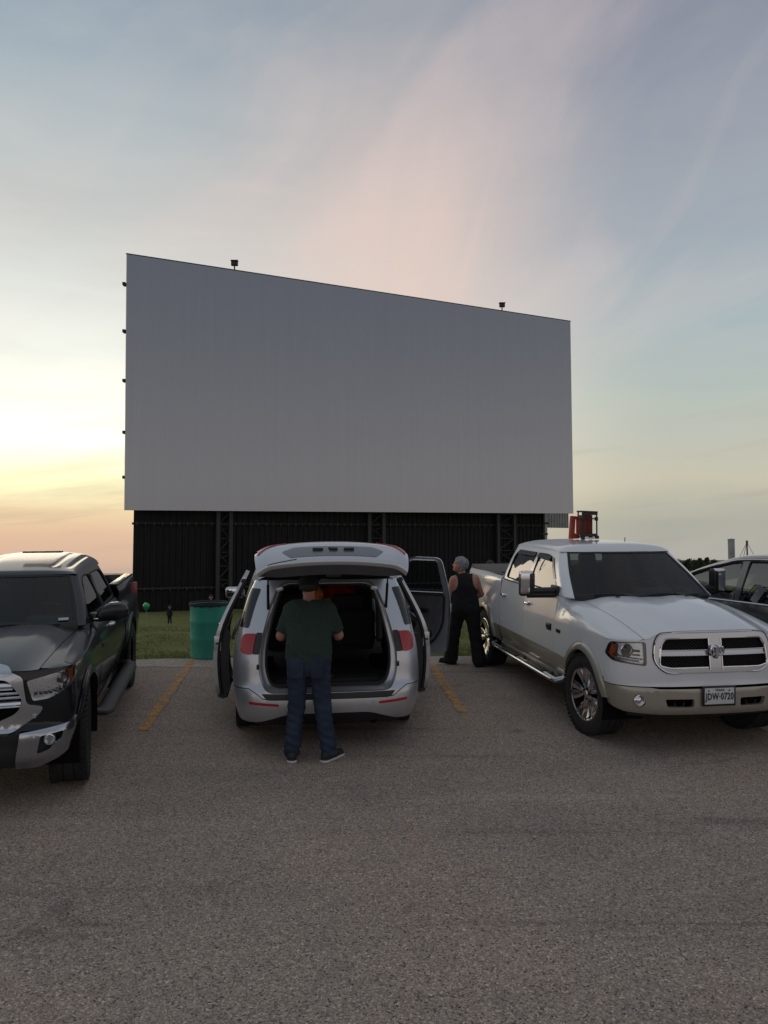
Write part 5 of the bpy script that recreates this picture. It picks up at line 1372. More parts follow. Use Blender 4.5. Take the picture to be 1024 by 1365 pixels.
# sides
def vs(u, v): return (c.side(u, v), u, v)
for s in (-1, 1):
    mi = s < 0; cen = Vector((0, 2.4, .9))
    q_out = [(c.yc, .32)] + arc(1.13, .345, .385, 183, -6, 26) + [(1.60, .30), (1.60, 1.66), (c.yc, 1.66)]
    qw = rpoly([(.72, 1.18), (1.52, 1.13), (1.52, 1.52), (.80, 1.50)], .05)
    cookie('quarter_panel', q_out, vs, rz, VAN, .09, .06, holes=[qw], center=cen, mirror=mi)
    cookie('quarter_glass', qw, lambda u, v: (vs(u, v)[0] - .006, u, v), M['glass_dark'], VAN, .2, .1, center=cen, mirror=mi, thick=.004)
    ff = [(3.86, .30)] + arc(4.19, .345, .385, 186, -6, 26) + [(4.62, .34), (4.62, .92), (4.2, 1.02), (3.86, 1.06)]
    cookie('front_fender', ff, vs, rz, VAN, .09, .06, center=cen, mirror=mi)
    bm = bmesh.new(); box(bm, (s * .86, 2.75, .27), (.14, 2.3, .12), None, .03); finish('sill', bm, rz, VAN)
    bm = bmesh.new(); tube(bm, [(s * (vside(z) - .02), 2.74, z) for z in (.3, .7, 1.05, 1.3, 1.5, 1.66)], .05, 6); finish('b_pillar', bm, M['trim'], VAN)
    bm = bmesh.new(); tube(bm, [(s * (vside(1.66) - .01), y, 1.665) for y in (.6, 1.5, 2.5, 3.3)] + [(s * .78, 3.9, 1.35), (s * .88, 4.35, 1.06)], .045, 8); finish('roof_side_rail', bm, rz, VAN)
    for y in (1.13, 4.19):
        bm = bmesh.new(); pr_ = arc(y, .345, .40, -15, 195, 20); bm.faces.new([bm.verts.new((s * .55, q, z)) for q, z in pr_])
        for (q0, z0), (q1, z1) in zip(pr_, pr_[1:]): bm.faces.new([bm.verts.new(p) for p in ((s * .93, q0, z0), (s * .93, q1, z1), (s * .55, q1, z1), (s * .55, q0, z0))])
        finish('wheel_well', bm, M['cavity'], VAN, 0)
    for y in (1.13, 4.19): wheel(VAN, s * .83, y, s, .345, .235, .225, 'spoke')
    # sliding door pushed back and out along the side
    D = bpy.data.objects.new('sliding_door', None); COL.objects.link(D); D.parent = VAN
    off = .235
    lo = rpoly([(.98, .30), (2.22, .30), (2.22, 1.64), (1.10, 1.64), (.98, 1.10)], [.16, .03, .05, .10, .1])
    wn = rpoly([(1.10, 1.13), (2.15, 1.10), (2.15, 1.55), (1.18, 1.55)], .05)
    vdx = lambda v: vside(v) + off - .09 * smooth(1.0, 1.64, v); vd = lambda d: (lambda u, v: (vdx(v) + d, u, v))
    cookie('door_skin', lo, vd(0), rz, D, .09, .05, holes=[wn], center=cen, mirror=mi, thick=.045)
    cookie('door_window', wn, vd(-.01), M['glass_dark'], D, .2, .1, center=cen, mirror=mi, thick=.004)
    li = rpoly([(1.0, .33), (2.20, .33), (2.20, 1.10), (1.02, 1.10)], .05)
    cookie('door_trim_panel', li, vd(-.10), M['interior_grey'], D, .1, .08, center=Vector((5, 1.6, .7)) if s > 0 else Vector((-5, 1.6, .7)), mirror=mi, thick=.06)
    # rear edge of the door: black seal and silver edge, latch
    bm = bmesh.new(); tube(bm, [(s * (vdx(z) - .055), .995 + max(0, z - 1.1) * .20, z) for z in np.linspace(.38, 1.60, 14)], .022, 6); finish('door_seal', bm, M['seal'], D)
    bm = bmesh.new(); zs_ = list(np.linspace(.34, 1.62, 18)); th_ = lambda z: .05 + .115 * smooth(1.16, 1.02, z) * smooth(.30, .46, z)
    for za, zb in zip(zs_, zs_[1:]): bm.faces.new([bm.verts.new((s * (vdx(z) - d), 1.0 + max(0, z - 1.1) * .20, z)) for z, d in ((za, .006), (zb, .006), (zb, th_(zb)), (za, th_(za)))])
    finish('door_edge', bm, M['interior_grey'], D, 0, .0001)
    bm = bmesh.new(); box(bm, (s * (vdx(.88) - .04), .985, .93), (.075, .012, .16), euler(0, 0, 0), .003); finish('latch_plate', bm, rz, D)
    bm = bmesh.new(); zs_ = list(np.linspace(.34, 1.62, 18)); th_ = lambda z: .05 + .115 * smooth(1.16, 1.02, z) * smooth(.30, .46, z)
    for za, zb in zip(zs_, zs_[1:]): bm.faces.new([bm.verts.new((s * (vdx(z) - d), 1.0 + max(0, z - 1.1) * .20, z)) for z, d in ((za, .006), (zb, .006), (zb, th_(zb)), (za, th_(za)))])
    finish('door_edge', bm, M['interior_grey'], D, 0, .0001)
    bm = bmesh.new(); box(bm, (s * (vdx(.88) - .045), .978, .93), (.055, .012, .02), None, .003); finish('latch', bm, M['trim'], D)
    bm = bmesh.new(); box(bm, (s * (vdx(1.0) + .02), 2.02, 1.0), (.035, .17, .035), None, .012); finish('handle', bm, M['chrome'], D)
    bm = bmesh.new(); box(bm, (s * (vside(1.0) + .03), 1.35, 1.04), (.03, 1.4, .03), None, .004); box(bm, (s * (vside(.4) + .06), 1.9, .34), (.16, .08, .05)); finish('slide_rail', bm, M['trim'], D)
    cookie('quarter_glass', rpoly([(.865, 1.20), (c.U - .01, 1.20), (c.U - .01, 1.58), (.845, 1.58)], .03), lambda u, z: F(u, z, .004), M['glass_q'] if 'glass_q' in M else M.setdefault('glass_q', simple('black_quarter_glass', (.006, .007, .008), .05, coat=.4)), VAN, .05, .05, center=ctr, mirror=mi, thick=0)
    # mirrors
    MR = bpy.data.objects.new('door_mirror', None); COL.objects.link(MR); MR.parent = VAN
    if s < 0:
        bm = bmesh.new(); box(bm, (s * 1.10, 3.42, 1.23), (.26, .12, .155), euler(0, 0, s * 6), .055, seg=4); finish('mirror_shell', bm, rz, MR)
        bm = bmesh.new(); box(bm, (s * 1.10, 3.356, 1.23), (.21, .008, .115), euler(0, 0, s * 6), .003); finish('mirror_glass', bm, M['mirror'], MR)
        bm = bmesh.new(); box(bm, (s * .94, 3.44, 1.16), (.16, .06, .04), None, .01); finish('mirror_foot', bm, M['trim'], MR)
    else:
        COL.objects.unlink(MR); bpy.data.objects.remove(MR)
# closed left front door
fd = rpoly([(2.76, .32), (3.84, .32), (3.84, 1.06), (2.76, 1.08)], .03)
D = cookie('front_door', fd, vs, rz, VAN, .1, .06, center=Vector((0, 2.4, .9)), mirror=True)
cookie('door_window', rpoly([(2.80, 1.10), (3.92, 1.08), (3.35, 1.60), (2.80, 1.62)], .04), lambda u, v: (vs(u, v)[0] - .01, u, v), M['glass_dark'], D, .2, .08, center=Vector((0, 2.4, .9)), mirror=True, thick=.004)
# opened right front door: hinge at the front, swung out 60 degrees
D = bpy.data.objects.new('front_door', None); COL.objects.link(D); D.parent = VAN
D.location = (.93, 3.52, .11); D.rotation_euler = (0, 0, R(58))
# local frame: door runs from the hinge (0) to -y = 1.12; inner face looks to -x
def ds(d): return lambda u, v: (vside(v) - .962 + d, -u, v)
dn = Vector((-6, -.5, 1)); 
o1 = rpoly([(0, .34), (.86, .28), (1.08, .30), (1.12, 1.08), (1.05, 1.62), (.62, 1.63), (.02, 1.10)], [.05, .05, .06, .05, .08, .1, .05])
w1_ = rpoly([(.12, 1.13), (1.06, 1.13), (1.01, 1.585), (.62, 1.59)], [.03, .02, .05, .08])
cookie('door_skin', o1, ds(0), rz, D, .08, .06, holes=[w1_], center=dn, thick=.02)
cookie('door_inner', o1, ds(-.075), rz, D, .08, .06, holes=[w1_], center=Vector((6, -.5, 1)), thick=-.0)
cookie('door_window', w1_, ds(-.03), glass('clear_door_glass', (.55, .58, .58), ior=1.6), D, .2, .1, center=dn, thick=.004)
bm = bmesh.new(); tube(bm, [ds(-.078)(u, v) for u, v in w1_], .012, 6, closed=True); finish('window_seal', bm, M['chrome_dull'], D)
tp = rpoly([(.06, .46), (.80, .42), (.98, .66), (1.02, 1.09), (.06, 1.09)], [.05, .22, .2, .04, .04])
cookie('door_trim_panel', tp, ds(-.095), M['interior_grey'], D, .08, .06, center=Vector((6, -.5, 1)), thick=.02)
bm = bmesh.new(); tube(bm, [ds(-.085)(u, v) for u, v in rpoly([(.03, .42), (.84, .38), (1.02, .64), (1.06, 1.10), (.03, 1.10)], [.05, .22, .2, .04, .04])], .018, 6, closed=True); finish('door_seal', bm, M['seal'], D)
bm = bmesh.new(); box(bm, (-.135, -.52, .90), (.07, .62, .05), euler(4), .02); box(bm, (-.12, -.30, 1.0), (.03, .12, .03), None, .01); finish('armrest', bm, M['trim'], D)
bm = bmesh.new(); lathe(bm, [(-.125, .0001), (-.118, .07), (-.10, .085)], 24, 'X', c=(0, -.42, .60)); box(bm, (-.12, -.62, .55), (.05, .5, .10), None, .03); finish('speaker_pocket', bm, M['trim'], D)
bm = bmesh.new(); box(bm, (-.04, -1.125, .92), (.05, .012, .12), None, .003); finish('latch', bm, M['chrome'], D)
bm = bmesh.new(); box(bm, (-.05, -1.12, .52), (.02, .012, .03)); finish('check_bolt', bm, M['chrome'], D)
bm = bmesh.new(); box(bm, (.15, -.12, 1.16), (.24, .12, .155), euler(0, 0, 8), .055, seg=4); box(bm, (.05, -.10, 1.10), (.12, .06, .04), None, .01); finish('mirror_shell', bm, rz, D)
# roof, glass, nose
def vroof(i, j):
    a = (-1 + 2 * i); y = lerp(.45, 3.5, j); w = .712 * vw(y); e = max(0, 1 - abs(a) ** 3) ** .5
    z = 1.665 + .10 * e * (1 - .5 * smooth(.35, 0, j)) - .10 * smooth(.8, 1.0, j) ** 2
    return (a * w, y - .0, z)
patch('roof', vroof, 30, 24, rz, VAN, .0, Vector((0, 2, .9)))
bm = bmesh.new(); grid_bm(lambda i, j: (lambda p: (p[0] * .97, p[1], p[2] - .05))(vroof(i, j)), 12, 10, bm); finish('headliner', bm, M['interior_grey'], VAN, 0)
patch('windshield', lambda i, j: ((-1 + 2 * i) * lerp(.80, .60, j), lerp(4.38, 3.48, j) - .22 * (-1 + 2 * i) ** 2 * (1 - .3 * j), lerp(1.08, 1.66, j)), 14, 8, M['glass_ws'], VAN, 0, Vector((0, 2, .9)))
patch('hood', lambda i, j: ((-1 + 2 * i) * lerp(.86, .80, j), lerp(4.30, 4.98, j) - .14 * (-1 + 2 * i) ** 2, lerp(1.08, .90, j) - .04 * (-1 + 2 * i) ** 2), 14, 8, rz, VAN, .02, Vector((0, 2, .2)))
patch('front_bumper', lambda i, j: (.93 * math.sin((-1 + 2 * i) * 1.45), 4.60 + .50 * max(0, math.cos((-1 + 2 * i) * 1.5)) ** .6, lerp(.28, .93, j)), 24, 8, rz, VAN, .02, Vector((0, 2, .6)))
# cargo floor, side linings, seats
bm = bmesh.new()
box(bm, (0, 2.5, .60), (1.60, 4.3, .06)); 
for s in (-1, 1): box(bm, (s * .80, 1.05, .93), (.12, 1.2, .62), None, .04); box(bm, (s * .70, 1.0, 1.42), (.05, .9, .45), euler(0, -s * 20, 0))
box(bm, (0, .42, .63), (1.2, .24, .05), None, .012)
finish('cargo_lining', bm, M['interior'], VAN)
bm = bmesh.new(); box(bm, (0, 3.95, .95), (1.5, .4, .3), None, .08); finish('dashboard', bm, M['interior_grey'], VAN)
def seat(x, y, w=.46, hr=True, z=.62, h=.60):
    bm = bmesh.new(); box(bm, (x, y + .28, z + .22), (w, .5, .15), None, .05); box(bm, (x, y, z + .30 + h / 2 - .1), (w, .13, h), euler(12), .055, seg=3)
    if hr: box(bm, (x, y - .06, z + h + .30), (w * .6, .10, .17), euler(10), .045, seg=3); tube(bm, [(x - .06, y - .05, z + h), (x - .06, y - .05, z + h + .26)], .008, 5); tube(bm, [(x + .06, y - .05, z + h), (x + .06, y - .05, z + h + .26)], .008, 5)
    finish('seat', bm, M['interior'], VAN)
seat(.30, 1.25, .60, h=.42); seat(-.32, 1.25, .60, h=.42)
for x in (-.45, .45): seat(x, 2.3, .50)
for x in (-.42, .42): seat(x, 3.3, .52)
bm = bmesh.new(); box(bm, (.0, .40, .665), (.12, .04, .03), None, .008); finish('gate_striker', bm, M['trim'], VAN)
bm = bmesh.new(); box(bm, (0, 2.5, .38), (1.5, 4.4, .26)); finish('underbody', bm, M['cavity'], VAN)
bm = bmesh.new(); tube(bm, [(.45, .15, .27), (.45, .9, .28)], .04, 8); finish('exhaust', bm, M['cavity'], VAN)
# ---- tailgate, raised
TG = bpy.data.objects.new('tailgate', None); COL.objects.link(TG); TG.parent = VAN
P_ = [(.60, 1.745), (.30, 1.92), (.0, 2.03), (-.22, 2.08), (-.38, 2.08), (-.51, 2.035), (-.59, 1.97), (-.625, 1.915), (-.605, 1.885)]
L_ = [0]
for a, b in zip(P_, P_[1:]): L_.append(L_[-1] + math.hypot(b[0] - a[0], b[1] - a[1]))
gy = pchip(*[(l / L_[-1], p[0]) for l, p in zip(L_, P_)]); gz_ = pchip(*[(l / L_[-1], p[1]) for l, p in zip(L_, P_)])
gw = pchip((0, .60), (.35, .66), (.6, .70), (.8, .715), (.93, .70), (1, .675))
def tg(a, b, d=0):
    w = gw(b); s = abs(a); y = gy(b) + .085 * s ** 2.6 * smooth(.45, .95, b); z = gz_(b) - .065 * s ** 2.2 - .05 * max(0, s - .80) / .2 * max(0, s - .80) * 5
    if d:
        ty, tz = gy(min(1, b + .02)) - gy(max(0, b - .02)), gz_(min(1, b + .02)) - gz_(max(0, b - .02)); l = math.hypot(ty, tz) or 1
        y += tz / l * d * (1 if True else 1); z += -ty / l * d
    return (a * w, y, z)
GCEN = Vector((0, 0, 1.6))
def tpanel(name, a0, a1, b0, b1, m, d=0, na=40, nb=16, thick=.02, par=TG):
    return patch(name, lambda i, j: tg(lerp(a0, a1, i), lerp(b0, b1, j), d), na, nb, m, par, thick, GCEN)
tpanel('gate_skin', -1, 1, .47, 1.0, rz, 0, 48, 30)
tpanel('rear_window', -.94, .94, .06, .47, M['glass_dark'], -.004, 30, 14, .006)
bm = bmesh.new()
for a0, a1 in ((-1, -.93), (.93, 1)): grid_bm(lambda i, j: tg(lerp(a0, a1, i), lerp(0, .47, j)), 3, 14, bm)
grid_bm(lambda i, j: tg(lerp(-1, 1, i), lerp(0, .06, j)), 30, 2, bm); finish('window_surround', bm, M['trim'], TG, 0)
# plate recess: sunk grey field with lamps and camera
rec = rpoly([(-.66, .875), (-.50, .835), (.50, .835), (.66, .875), (.56, .93), (-.56, .93)], .02)
cookie('plate_recess', rec, lambda u, v: tg(u, v, .005), simple('recess_grey', (.22, .23, .25), .35, .4), TG, .1, .02, center=GCEN, thick=.006)
bm = bmesh.new()
for a in (-.20, .0, .20):
    q = Vector(tg(a, .88, .012)); box(bm, q, (.095 if a else .075, .035, .022), euler(-28), .006)
box(bm, Vector(tg(-.05, .865, .012)), (.02, .02, .012), None, .004)
finish('plate_lamp', bm, M['trim'], TG)
bm = bmesh.new(); q = Vector(tg(.02, .50, .01)); lathe(bm, [(0, .045), (.018, .038), (.024, .0001)], 20, 'Z', c=q); tube(bm, [q, Vector(tg(-.38, .44, .02))], .010, 5); finish('rear_wiper', bm, M['trim'], TG)
for s in (-1, 1):
    bm = bmesh.new(); grid_bm(lambda i, j: tg(s * lerp(.60, .965, i), lerp(lerp(.70, .70, i), lerp(.715, .83, i), j), .009), 12, 4, bm); orient(bm, GCEN); rim(bm, .012); finish('gate_lamp', bm, M['red_lens'], TG)
    bm = bmesh.new(); tube(bm, [tg(s * a, .962 - (.9 - a) * .04, .003) for a in np.linspace(.48, .86, 9)], .0035, 4); finish('gate_lettering', bm, M['trim'], TG) if s < 0 else bm.free()
# inside of the gate
def tgi(a, b):
    p = tg(a * .985, b); y, z = p[1], p[2]
    q = .085 + .09 * smooth(.97, .7, b) * smooth(.25, .5, b)
    return (p[0], y + .03 * b, z - q * (1 - abs(a) ** 8) - .02)
bm = grid_bm(lambda i, j: tgi(-1 + 2 * i, lerp(.02, .985, j)), 30, 20); M['gate_dark'] = simple('gate_lining_plastic', (.035, .034, .034), .5, var=.15, vscale=6); finish('gate_lining', bm, M['gate_dark'], TG, 0)
bm = bmesh.new()
for s in (-1, 1):
    for k in range(20):
        b0, b1 = .02 + k * .048, .02 + (k + 1) * .048
        bm.faces.new([bm.verts.new(p) for p in (tg(s, b0), tg(s, b1), tgi(s, b1), tgi(s, b0))])
grid_bm(lambda i, j: Vector(tg(-1 + 2 * i, 1)).lerp(Vector(tgi(-1 + 2 * i, .985)), j), 30, 2, bm)
finish('gate_edge', bm, M['gate_dark'], TG, 0)
bm = bmesh.new(); box(bm, (0, -.56, 1.80), (.13, .06, .06), None, .015); finish('gate_latch', bm, M['trim'], TG)
bm = bmesh.new()
for s in (-1, 1):
    q = Vector(tgi(s * .5, .88)); tube(bm, [q + Vector((-.06, 0, -.0)), q + Vector((-.05, .0, -.03)), q + Vector((.05, 0, -.03)), q + Vector((.06, 0, 0))], .012, 6)
finish('pull_handle', bm, M['trim'], TG)
for s in (-1, 1):
    bm = bmesh.new(); a = Vector((s * .60, .30, 1.36)); b = Vector((s * .60, .10, 1.86)); tube(bm, [a, a.lerp(b, .55)], .014, 8); tube(bm, [a.lerp(b, .5), b], .008, 6); finish('gas_strut', bm, M['trim'], TG)
# things inside the van
def lump(name, label, cat, loc, size, m, seed=0, rot=(0, 0, 0), parent_m=None):
    bm = bmesh.new(); bmesh.ops.create_icosphere(bm, subdivisions=3, radius=1)
    for v in bm.verts:
        n = noise.noise(v.co * 1.6 + Vector((seed, 0, 0))) * .35; v.co = v.co * (1 + n)
        v.co = Vector((math.copysign(abs(v.co.x) ** .8, v.co.x) * size[0], v.co.y * size[1], v.co.z * size[2]))
    o = finish(name, bm, m, None, 0)
    vm = Matrix.Translation(VAN.location) @ Matrix.Rotation(.135, 4, 'Z')
    o.matrix_basis = vm @ Matrix.Translation(loc) @ Matrix.Rotation(R(rot[2]), 4, 'Z')
    tag(o, label, cat); return o
lump('red_blanket', 'red blanket heaped over the seat back inside the minivan', 'blanket', (.20, 1.62, 1.38), (.24, .10, .12), simple('red_fleece', (.42, .02, .02), .9, var=.3, vscale=20), 3)
lump('orange_bag', 'orange bag on the seats behind the standing man', 'bag', (-.06, 1.36, 1.40), (.07, .06, .10), simple('orange_cloth', (.85, .24, .04), .8, var=.3, vscale=25), 8)
lump('green_bag', 'small yellow-green bag beside the orange one in the minivan', 'bag', (.06, 1.30, 1.30), (.065, .06, .08), simple('lime_cloth', (.30, .30, .05), .8, var=.4, vscale=25), 5)
# ------------------------------------------------------------------ figures: signed-distance bodies meshed as one continuous surface
def cone(p, a, b, ra, rb, sy=1.0, ax=None):
    a = np.array(a, float); b = np.array(b, float); ab = b - a; d = p - a
    t = np.clip((d @ ab) / (ab @ ab), 0, 1); q = d - t[..., None] * ab
    if sy != 1.0: q = q * np.array([1, 1 / sy, 1])
    r = ra + (rb - ra) * t
    l = np.sqrt((q ** 2).sum(-1))
    return (l - r) * min(1, sy if sy != 1.0 else 1)
def ell(p, c, r):
    q = (p - np.array(c, float)) / np.array(r, float); k = np.sqrt((q ** 2).sum(-1)); return (k - 1) * min(r)
def smin(a, b, k):
    h = np.clip(.5 + .5 * (b - a) / k, 0, 1); return b + (a - b) * h - k * h * (1 - h)
def union(ds, k=.03):
    r = ds[0]
    for d in ds[1:]: r = smin(r, d, k)
    return r
def nets(fn, lo, hi, h, name, mats, parent, matfn=None, smooth_it=1):
    lo = np.array(lo, float); n = np.ceil((np.array(hi) - lo) / h).astype(int) + 1
    ax = [lo[i] + h * np.arange(n[i]) for i in range(3)]
    P = np.stack(np.meshgrid(*ax, indexing='ij'), -1)
    D = fn(P); s = D < 0
    c = np.zeros(tuple(n - 1), int)
    off = [(i, j, k) for i in (0, 1) for j in (0, 1) for k in (0, 1)]
    sl = lambda A, o: A[o[0]:n[0] - 1 + o[0], o[1]:n[1] - 1 + o[1], o[2]:n[2] - 1 + o[2]]
    for o in off: c += sl(s, o)
    act = (c > 0) & (c < 8)
    acc = np.zeros(act.shape + (3,)); cnt = np.zeros(act.shape)
    for a in off:
        for k in range(3):
            if a[k]: continue
            b = list(a); b[k] = 1; b = tuple(b)
            da, db = sl(D, a), sl(D, b); cr = (da < 0) != (db < 0)
            t = np.where(cr, da / np.where(cr, da - db, 1), 0)
            for ch in range(3): acc[..., ch] += np.where(cr, a[ch] + (t if ch == k else 0), 0)
            cnt += cr
    idx = -np.ones(act.shape, int); ii = np.argwhere(act); idx[act] = np.arange(len(ii))
    V = (ii + acc[act] / cnt[act][:, None]) * h + lo
    faces = []
    for k in range(3):
        o = [0, 0, 0]; o[k] = 1
        m = n.copy(); m[k] -= 1
        A = s[tuple(slice(0, m[i]) for i in range(3))]; B = s[tuple(slice(o[i], m[i] + o[i]) for i in range(3))]
        u, v = (k + 1) % 3, (k + 2) % 3
        for e in np.argwhere(A != B):
            if e[u] < 1 or e[v] < 1 or e[u] >= n[u] - 1 or e[v] >= n[v] - 1: continue
            q = []
            for du, dv in ((-1, -1), (0, -1), (0, 0), (-1, 0)):
                w = e.copy(); w[u] += du; w[v] += dv; q.append(idx[tuple(w)])
            if min(q) < 0: continue
            faces.append(q if A[tuple(e)] else q[::-1])
    me = bpy.data.meshes.new(name); me.from_pydata(V.tolist(), [], faces)
    if not isinstance(mats, (list, tuple)): mats = [mats]
    for m in mats: me.materials.append(m)
    bm = bmesh.new(); bm.from_mesh(me)
    if smooth_it:
        for _ in range(smooth_it): bmesh.ops.smooth_vert(bm, verts=bm.verts, factor=.4, use_axis_x=True, use_axis_y=True, use_axis_z=True)
    if matfn:
        for f in bm.faces: f.material_index = matfn(f.calc_center_median())
    bm.to_mesh(me); bm.free()
    me.polygons.foreach_set('use_smooth', [True] * len(me.polygons))
    o = bpy.data.objects.new(name, me); COL.objects.link(o); o.parent = parent
    return o
def wr(p, amp, sc, seed=0, zs=1.0):
    x, y, z = p[..., 0], p[..., 1], p[..., 2]
    return amp * (np.sin(x * sc + 1.7 * np.sin(z * sc * .7 * zs + seed) + seed) * np.sin(z * sc * 1.3 * zs + 1.3 * np.sin(y * sc + seed * 2)) + .5 * np.sin(z * sc * 2.6 * zs + x * sc * 1.9 + seed))
M['skin'] = simple('skin', (.34, .165, .12), .55, var=.12, vscale=14)
M['skin_tan'] = simple('tanned_skin', (.42, .20, .14), .5, var=.15, vscale=14)
M['tee'] = simple('dark_green_cotton', (.018, .036, .025), .9, var=.15, vscale=40, bmp=.3, bscale=400, bdist=.001)
M['denim'] = simple('dark_denim', (.013, .023, .046), .85, var=.55, vscale=5, bmp=.4, bscale=500, bdist=.001)
M['black_cloth'] = simple('black_cloth', (.006, .006, .0075), .9, var=.2, vscale=10, bmp=.3, bscale=300, bdist=.001)
M['hair_grey'] = simple('grey_hair', (.20, .20, .215), .65, var=.5, vscale=26, bmp=.25, bscale=60, bdist=.002)
M['hair_dark'] = simple('dark_hair', (.02, .014, .010), .7, var=.4, vscale=80)
M['shoe'] = simple('dark_trainers', (.014, .015, .02), .7, var=.3, vscale=30)
M['sole'] = simple('white_sole', (.50, .49, .46), .6)
M['eye'] = simple('eye', (.3, .3, .3), .2)

def hand_prims(p, wrist, dirv, palm_n, side, sc=1.0, curl=.9):
    """Palm, four unequal bent fingers and a thumb as tapered segments."""
    w = Vector(wrist); d = Vector(dirv).normalized(); n = Vector(palm_n).normalized(); x = d.cross(n).normalized() * side; n = x.cross(d).normalized() * (1 if x.cross(d).dot(n) > 0 else -1)
    ds = []
    k = w + d * .085 * sc
    ds.append(cone(p, w, w + d * .04 * sc, .026 * sc, .030 * sc))
    for i, off in enumerate((-.026, -.009, .009, .026)):
        ds.append(cone(p, w + x * off * .6 * sc + d * .02 * sc, k + x * off * sc, .016 * sc, .0115 * sc))
    palm = union(ds, .015)
    fs = []
    for off, L in ((-.028, .070), (-.0095, .080), (.0095, .076), (.028, .060)):
        a = k + x * off * sc; dd = (d * math.cos(curl * .35) + n * math.sin(curl * .35)); b = a + dd * L * .45 * sc
        d2 = (d * math.cos(curl * 1.1) + n * math.sin(curl * 1.1)); c_ = b + d2 * L * .32 * sc; d3 = (d * math.cos(curl * 1.7) + n * math.sin(curl * 1.7)); e = c_ + d3 * L * .25 * sc
        fs.append(union([cone(p, a, b, .0105 * sc, .009 * sc), cone(p, b, c_, .009 * sc, .008 * sc), cone(p, c_, e, .008 * sc, .007 * sc)], .004))
    f = fs[0]
    for q in fs[1:]: f = np.minimum(f, q)
    t0 = w + x * -.024 * sc + d * .02 * sc; t1 = t0 + (-x * .75 + d * .7 + n * .35).normalized() * .042 * sc; t2 = t1 + (d * .85 + n * .5 - x * .1).normalized() * .034 * sc
    th = union([cone(p, t0, t1, .015 * sc, .0115 * sc), cone(p, t1, t2, .0115 * sc, .009 * sc)], .006)
    return smin(smin(palm, f, .006), th, .010)

def head_sdf(p, c, yaw, tilt=0, sc=1.0):
    """Head with brow, nose, lips, chin and ears; local -y is the face, rotated by yaw."""
    q = (p - np.array(c)) / sc
    ct, st = math.cos(tilt), math.sin(tilt)
    cy, sy = math.cos(-yaw), math.sin(-yaw)
    q = np.stack([q[..., 0] * cy - q[..., 1] * sy, q[..., 0] * sy + q[..., 1] * cy, q[..., 2]], -1)
    q = np.stack([q[..., 0], q[..., 1] * ct - q[..., 2] * st, q[..., 1] * st + q[..., 2] * ct], -1)
    d = smin(ell(q, (0, .015, .035), (.077, .097, .090)), ell(q, (0, -.025, -.035), (.060, .070, .080)), .03)
    d = smin(d, cone(q, (0, -.085, .015), (0, -.112, -.018), .009, .014), .014)      # nose
    d = smin(d, ell(q, (0, -.083, .038), (.05, .018, .012)), .012)                   # brow
    d = smin(d, ell(q, (0, -.088, -.048), (.024, .012, .009)), .008)                 # lips
    d = smin(d, ell(q, (0, -.078, -.088), (.026, .022, .018)), .02)                  # chin
    for s in (-1, 1):
        d = smin(d, ell(q, (s * .080, .012, .0), (.010, .022, .032)), .008)          # ears
        d = np.maximum(d, -ell(q, (s * .030, -.100, .020), (.016, .013, .010)))      # eye sockets
        d = smin(d, ell(q, (s * .030, -.080, .020), (.012, .012, .0085)), .004)
    return d * sc

# ---- man at the tailgate: back to the camera, arms bent in front of him
def V_(x, y, z): return (x, y, z)
man_loc = (-.725, 7.35, 0)
MAN = thing('person', 'man in dark green t-shirt, dark cap and jeans standing at the raised tailgate', 'person', man_loc, .0)
# joints (x right, y away from the camera)
HIPL, HIPR = (-.095, .10, .93), (.10, .10, .93)
KNL, KNR = (-.11, .06, .50), (.14, .06, .50)
ANL, ANR = (-.15, .02, .095), (.20, .02, .095)
CH = (.0, .22, 1.30); NK = (-.01, .27, 1.475); HEAD = (-.02, .335, 1.625)
SHL, SHR = (-.185, .25, 1.405), (.185, .25, 1.405)
ELL, ELR = (-.285, .27, 1.145), (.275, .29, 1.15)
WRL, WRR = (-.16, .50, 1.12), (.17, .50, 1.15)
def torso(p, g=0):
    return union([cone(p, (-.06, .12, .98), (.06, .12, .98), .135 + g, .135 + g, .86), cone(p, (-.055, .15, 1.12), (.055, .15, 1.12), .125 + g, .125 + g, .9),
                  cone(p, (-.08, .21, 1.30), (.08, .21, 1.30), .125 + g, .125 + g, .88), cone(p, (-.12, .25, 1.40), (.12, .25, 1.40), .078 + g, .078 + g, .9)], .10)
def arms(p, g=0):
    return [cone(p, SHL, ELL, .062 + g, .050 + g * 1.3), cone(p, SHR, ELR, .062 + g, .050 + g * 1.3)]
def fore(p): return [cone(p, ELL, WRL, .047, .030), cone(p, ELR, WRR, .047, .030)]
def legs(p, g=0, gl=0):
    return [union([cone(p, HIPL, KNL, .098 + g, .066 + g), cone(p, KNL, ANL, .064 + g, .045 + g + gl)], .03), union([cone(p, HIPR, KNR, .098 + g, .066 + g), cone(p, KNR, ANR, .064 + g, .045 + g + gl)], .03)]
def neck(p): return cone(p, (-.005, .25, 1.42), HEAD, .062, .056)
def man_body(p):
    b = union([torso(p)] + legs(p), .05); b = smin(b, neck(p), .04)
    for a in arms(p) : b = smin(b, a, .035)
    for a in fore(p): b = smin(b, a, .02)
    b = smin(b, head_sdf(p, HEAD, PI, .32), .02)
    b = smin(b, hand_prims(p, WRL, (.45, .85, .1), (.3, 0, -1), -1, 1.0, .7), .012); b = smin(b, hand_prims(p, WRR, (-.45, .85, .1), (-.3, 0, -1), 1, 1.0, .7), .012)
    for a in (ANL, ANR): b = smin(b, cone(p, (a[0], a[1], .05), (a[0], a[1] + .10, .035), .04, .03), .03)
    return b
bounds = ((-.45, -.25, -.02), (.45, .80, 1.82))
nets(man_body, *bounds, .0105, 'body', M['skin'], MAN)
